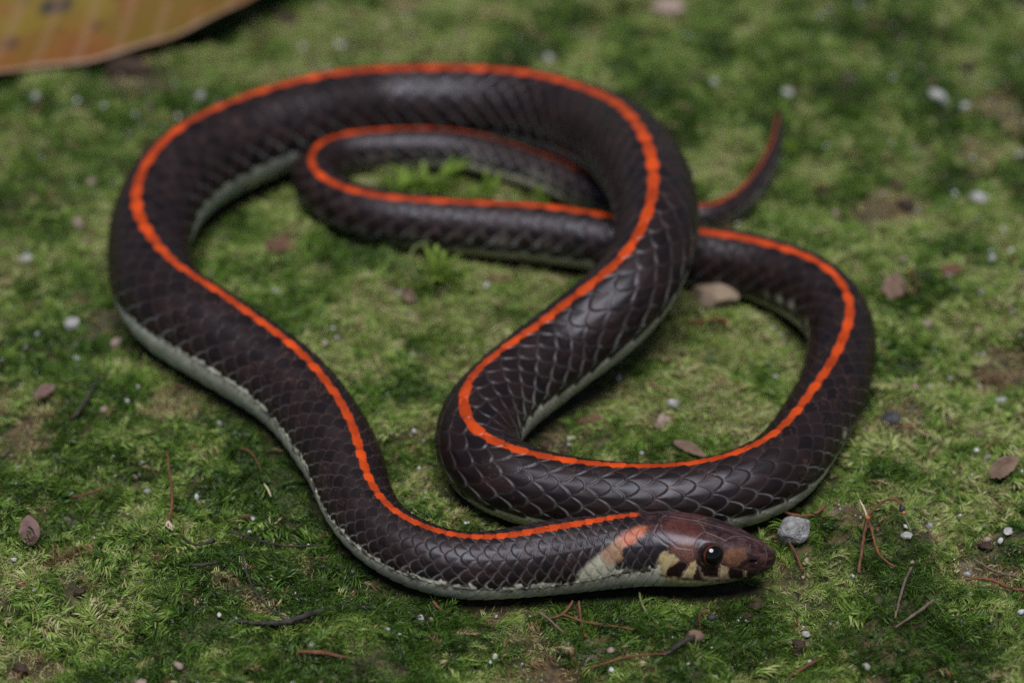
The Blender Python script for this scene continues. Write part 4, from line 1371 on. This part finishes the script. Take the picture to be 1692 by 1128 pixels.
for i, (pl, mt, lab) in enumerate((
    ([(7.9, -57.5), (8.1, -59.8), (8.6, -63.4)], 'twig_red', 'red brown stem standing in the moss under the neck'),
    ([(7.2, -57.5), (6.0, -59.3), (4.3, -60.2)], 'twig_red', 'red brown stem curving away below the neck of the snake'),
    ([(3.2, -60.0), (4.5, -61.2), (6.0, -62.7)], 'twig_grey', 'short brown grey stem pressed into moss below the neck'),
    ([(6.0, -59.8), (8.5, -60.2), (10.9, -61.4), (14.5, -63.8)], 'twig_red', 'long thin reddish stem lying across moss below the neck'),
    ([(15.1, -56.3), (15.5, -59.8), (17.0, -63.4)], 'stem_green', 'green stem turning brown under the throat'),
    ([(-9.3, -58.6), (-8.5, -59.3), (-7.4, -59.6)], 'twig_red', 'tiny red brown stub under the belly at the bottom bend'),
    ([(9.0, -68.9), (12.8, -68.7), (17.6, -69.8)], 'twig_red', 'dark red rootlet lying low in the foreground moss'),
    ([(-24.6, -69.2), (-22.0, -69.0), (-19.0, -69.4)], 'twig_red', 'orange brown stick lying in the foreground moss'),
    ([(55.9, -48.7), (58.5, -50.5), (62.1, -51.1)], 'twig_grey', 'pale brown stem by the curly moss above the red rootlet'))):
    n_ = len(pl)
    twig('plant_stem', T3(pl, [1.9, 1.5, 1.2, 1.0][:n_]), [.15, .17, .13] if i != 7 else [.24, .3, .12], mt, lab, 'stem', seed=30 + i)
# reddish stalk with frayed pale foot
rs_ = empty('moss_stalk'); bx_, by_ = (-41.6, -45.9); bz = gh(bx_, by_); rs_.location = (bx_ * MM, by_ * MM, bz * MM)
tag(rs_, 'reddish thin stalk with a pale frayed end lying on curly moss', 'stalk'); sp = rs_
sprout_part('stem', [(-41.7, -45.0), (-41.7, -40.7), (-42.5, -35.6), (-43.3, -30.7)], [2.0, 2.0, 2.0, 2.2], [.2, .19, .17, .13], 'twig_red', 41)
for k in range(7):
    a_, b_ = (-41.7, -44.9); q_ = random.Random(k)
    P = [np.array([a_ - bx_, b_ - by_, 2.0]), np.array([a_ - bx_ + q_.uniform(-.35, .35), b_ - by_ - .6, 1.9]), np.array([a_ - bx_ + q_.uniform(-1.0, 1.0), b_ - by_ - q_.uniform(1.0, 1.6), 1.6])]
    V, F = tube_arrays(P, [.11, .09, .03], sides=5, seed=k)
    mesh_obj('fibre', np.array(V) * MM, [tuple(f) for f in F], MAT['pale_fibre'], sp)
twig('twig', T3([(-34.8, -43.9), (-31.5, -44.4), (-27.7, -45.1), (-23.3, -45.6)], [2.0, 1.8, 1.7, 1.5]), [.13, .15, .14, .12], 'twig_dark', 'thin straight black twig pointing at the bottom bend', seed=51)
twig('rootlet', T3([(-32.2, -50.5), (-31.8, -54.0), (-29.7, -58.6), (-26.5, -61.6)], [2.2, 2.0, 1.9, 1.3]), [.09, .12, .13, .12], 'twig_dark', 'black hair thin rootlet curving down to the thick root', 'root', seed=52)
twig('root', T3([(-32.0, -62.8), (-26.6, -62.4), (-21.4, -60.7), (-16.5, -58.4)], [1.0, 1.4, 1.2, .7]), [.2, .38, .34, .2], 'twig_dark', 'thick dark root half buried in moss below the bend', 'root', seed=53)
twig('twig', T3([(-40.1, -46.6), (-37.8, -47.5), (-36.8, -47.2), (-36.2, -46.5)], [1.6, 1.9, 2.0, 2.1]), [.16, .17, .16, .3], 'twig_dark', 'short dark twig with a pale knob beside the reddish stalk', seed=54)
twig('twig', T3([(-38.6, -52.2), (-36.8, -52.8), (-35.1, -53.2)], [1.7, 1.9, 1.8]), [.16, .24, .2], 'twig_dark', 'stubby dark twig in curly moss near the black rootlet', seed=55)
twig('twig', T3([(-56.9, -20.3), (-55.3, -16.6), (-54.3, -11.2)], [1.4, 1.8, 1.9]), [.2, .22, .14], 'twig_dark', 'dark slanting twig beside the small pinkish leaf', seed=56)
twig('twig', T3([(-65.8, -27.5), (-64.8, -27.1), (-64.0, -26.0)], [1.6, 1.8, 2.0]), [.3, .26, .15], 'twig_dark', 'black twig tip poking in from beyond the pinkish leaf', seed=57)
twig('stem', T3([(-34.7, -26.7), (-33.0, -29.1), (-31.4, -32.8)], [1.6, 2.0, 1.5]), [.12, .12, .1], 'twig_red', 'thin brown stem arching beside the belly of the coil', 'stem', seed=58)
twig('white_fibre', T3([(-30.8, -35.9), (-30.3, -37.1), (-29.8, -38.4)], [2.0, 1.9, 1.7]), [.1, .13, .08], 'pale_fibre', 'short white fibre lying on moss beside the belly', 'fibre', seed=59)
twig('stem', T3([(-51.2, -34.3), (-53.2, -35.9), (-54.8, -36.6)], [1.8, 1.9, 1.6]), [.12, .15, .14], 'twig_red', 'brown stem lying over moss near the reddish stalk', 'stem', seed=60)

# ------------------------------------------------------------------ tall moss sprigs and dead tufts
def sprig(name, x, y, h, n, spread, mat, label, seed, cat='moss', leafL=1.0, group=None):
    """bushy upright shoot: several curved stems set with small leaves"""
    r = np.random.default_rng(seed)
    e = empty(name, tuple(surf(x, y, -.2) * MM))
    for k in range(n):
        az = r.uniform(0, 6.283); lean = spread * r.uniform(.2, 1)
        V = []; Fc = []; A = []
        p = np.array([r.normal(0, .5), r.normal(0, .5), 0.0]); d = np.array([math.cos(az) * lean, math.sin(az) * lean, 1.0])
        hk = h * r.uniform(.6, 1.0); m_ = int(hk / .24) + 2
        stem_pts = [p.copy()]
        for i in range(m_):
            d = d / np.linalg.norm(d)
            p = p + d * hk / m_
            stem_pts.append(p.copy())
            if i > 0:
                for q in range(7 if mat == 'sprig' else 3):
                    a2 = r.uniform(0, 6.283)
                    s1 = np.cross(d, [math.cos(a2), math.sin(a2), .2]); s1 /= np.linalg.norm(s1)
                    blade(p, d * .55 + s1, d * .8 + np.array([0, 0, -.3]), leafL * r.uniform(.55, 1.05) * (1.15 - .5 * i / m_), .24 if mat == 'sprig' else .11, 3, 0, V, Fc, A, r)
            d = d + np.array([math.cos(az), math.sin(az), -.15]) * .10 * spread
        o = mesh_obj('shoot', np.array(V) * MM, np.array(Fc), MAT[mat], e)
        Vt, Ft = tube_arrays(stem_pts, [.12, .06], sides=5, seed=k)
        mesh_obj('stem', np.array(Vt) * MM, [tuple(f) for f in Ft], MAT['stem_green' if mat == 'sprig' else 'dead' + '_moss'], o)
    return tag(e, label, cat, group)
x, y = (-11.9, 39.6); sprig('moss_sprig', x, y, 8.5, 12, .55, 'sprig', 'tall bright green moss sprig inside the tail loop', 201)
x, y = (-16.5, 37.8); sprig('moss_sprig', x, y, 4.6, 8, .7, 'sprig', 'low bright moss sprig beside the tall one inside the tail loop', 202)
x, y = (3.9, 36.7); sprig('moss_sprig', x, y, 6.0, 7, .6, 'sprig', 'moss sprig at the narrow end of the tail loop', 203)
x, y = (-3.6, 37.3); sprig('moss_sprig', x, y, 5.0, 6, .6, 'sprig', 'middle moss sprig of the row inside the tail loop', 204)
x, y = (-23.6, 38.5); sprig('moss_sprig', x, y, 2.8, 5, .7, 'sprig', 'small moss sprig at the rounded end of the tail loop', 205)
x, y = (-10.5, 14.3); sprig('moss_sprig', x, y, 7.0, 14, .6, 'sprig', 'bushy bright moss sprig standing before the tail inside the left loop', 206)
twig('moss_stalk', T3([(-10.8, 12.7), (-13.5, 14.3), (-14.2, 15.9), (-13.3, 17.8), (-11.4, 18.5)], [.6, 1.4, 2.2, 3.6, 4.6]), [.2, .22, .22, .2, .15], 'stem_green', 'looped pale green stem at the foot of the bushy sprig', 'stalk', seed=61)
x, y = (-55.4, -49.0); sprig('dead_moss_tuft', x, y, 3.8, 14, .9, 'dead_moss', 'brown dead moss tuft behind the small mauve leaf', 207)
x, y = (-52.9, -47.5); sprig('dead_moss_tuft', x, y, 2.8, 8, 1.0, 'dead_moss', 'straw brown dead moss tuft leaning over bright moss', 208)
x, y = (-30.3, -60.0); sprig('rusty_moss_tuft', x, y, 1.6, 16, 2.4, 'rust_moss', 'rust coloured curled moss debris beside the thick root', 209)
x, y = (-35.3, -55.8); sprig('rusty_moss_tuft', x, y, 1.4, 8, 2.2, 'rust_moss', 'rusty brown moss debris near the black rootlet', 210)
x, y = (-28.5, -49.9); sprig('rusty_moss_tuft', x, y, 1.3, 7, 2.4, 'rust_moss', 'rusty brown moss debris near the bottom bend', 211)
x, y = (64.8, -6.9); sprig('dead_moss_tuft', x, y, 2.2, 14, 2.0, 'dead_moss', 'pale straw dead moss tuft out beyond the right bend', 212)
x, y = (75.1, 68.2); sprig('dead_moss_tuft', x, y, 3.4, 10, 1.2, 'dead_moss', 'brown dead moss tuft far beyond the tail tip', 213)
x, y = (40.5, 52.7); sprig('moss_sprig', x, y, 3.2, 6, .7, 'sprig', 'moss sprig growing over the thin tail tip', 214)

print('objects', len(scene.objects))
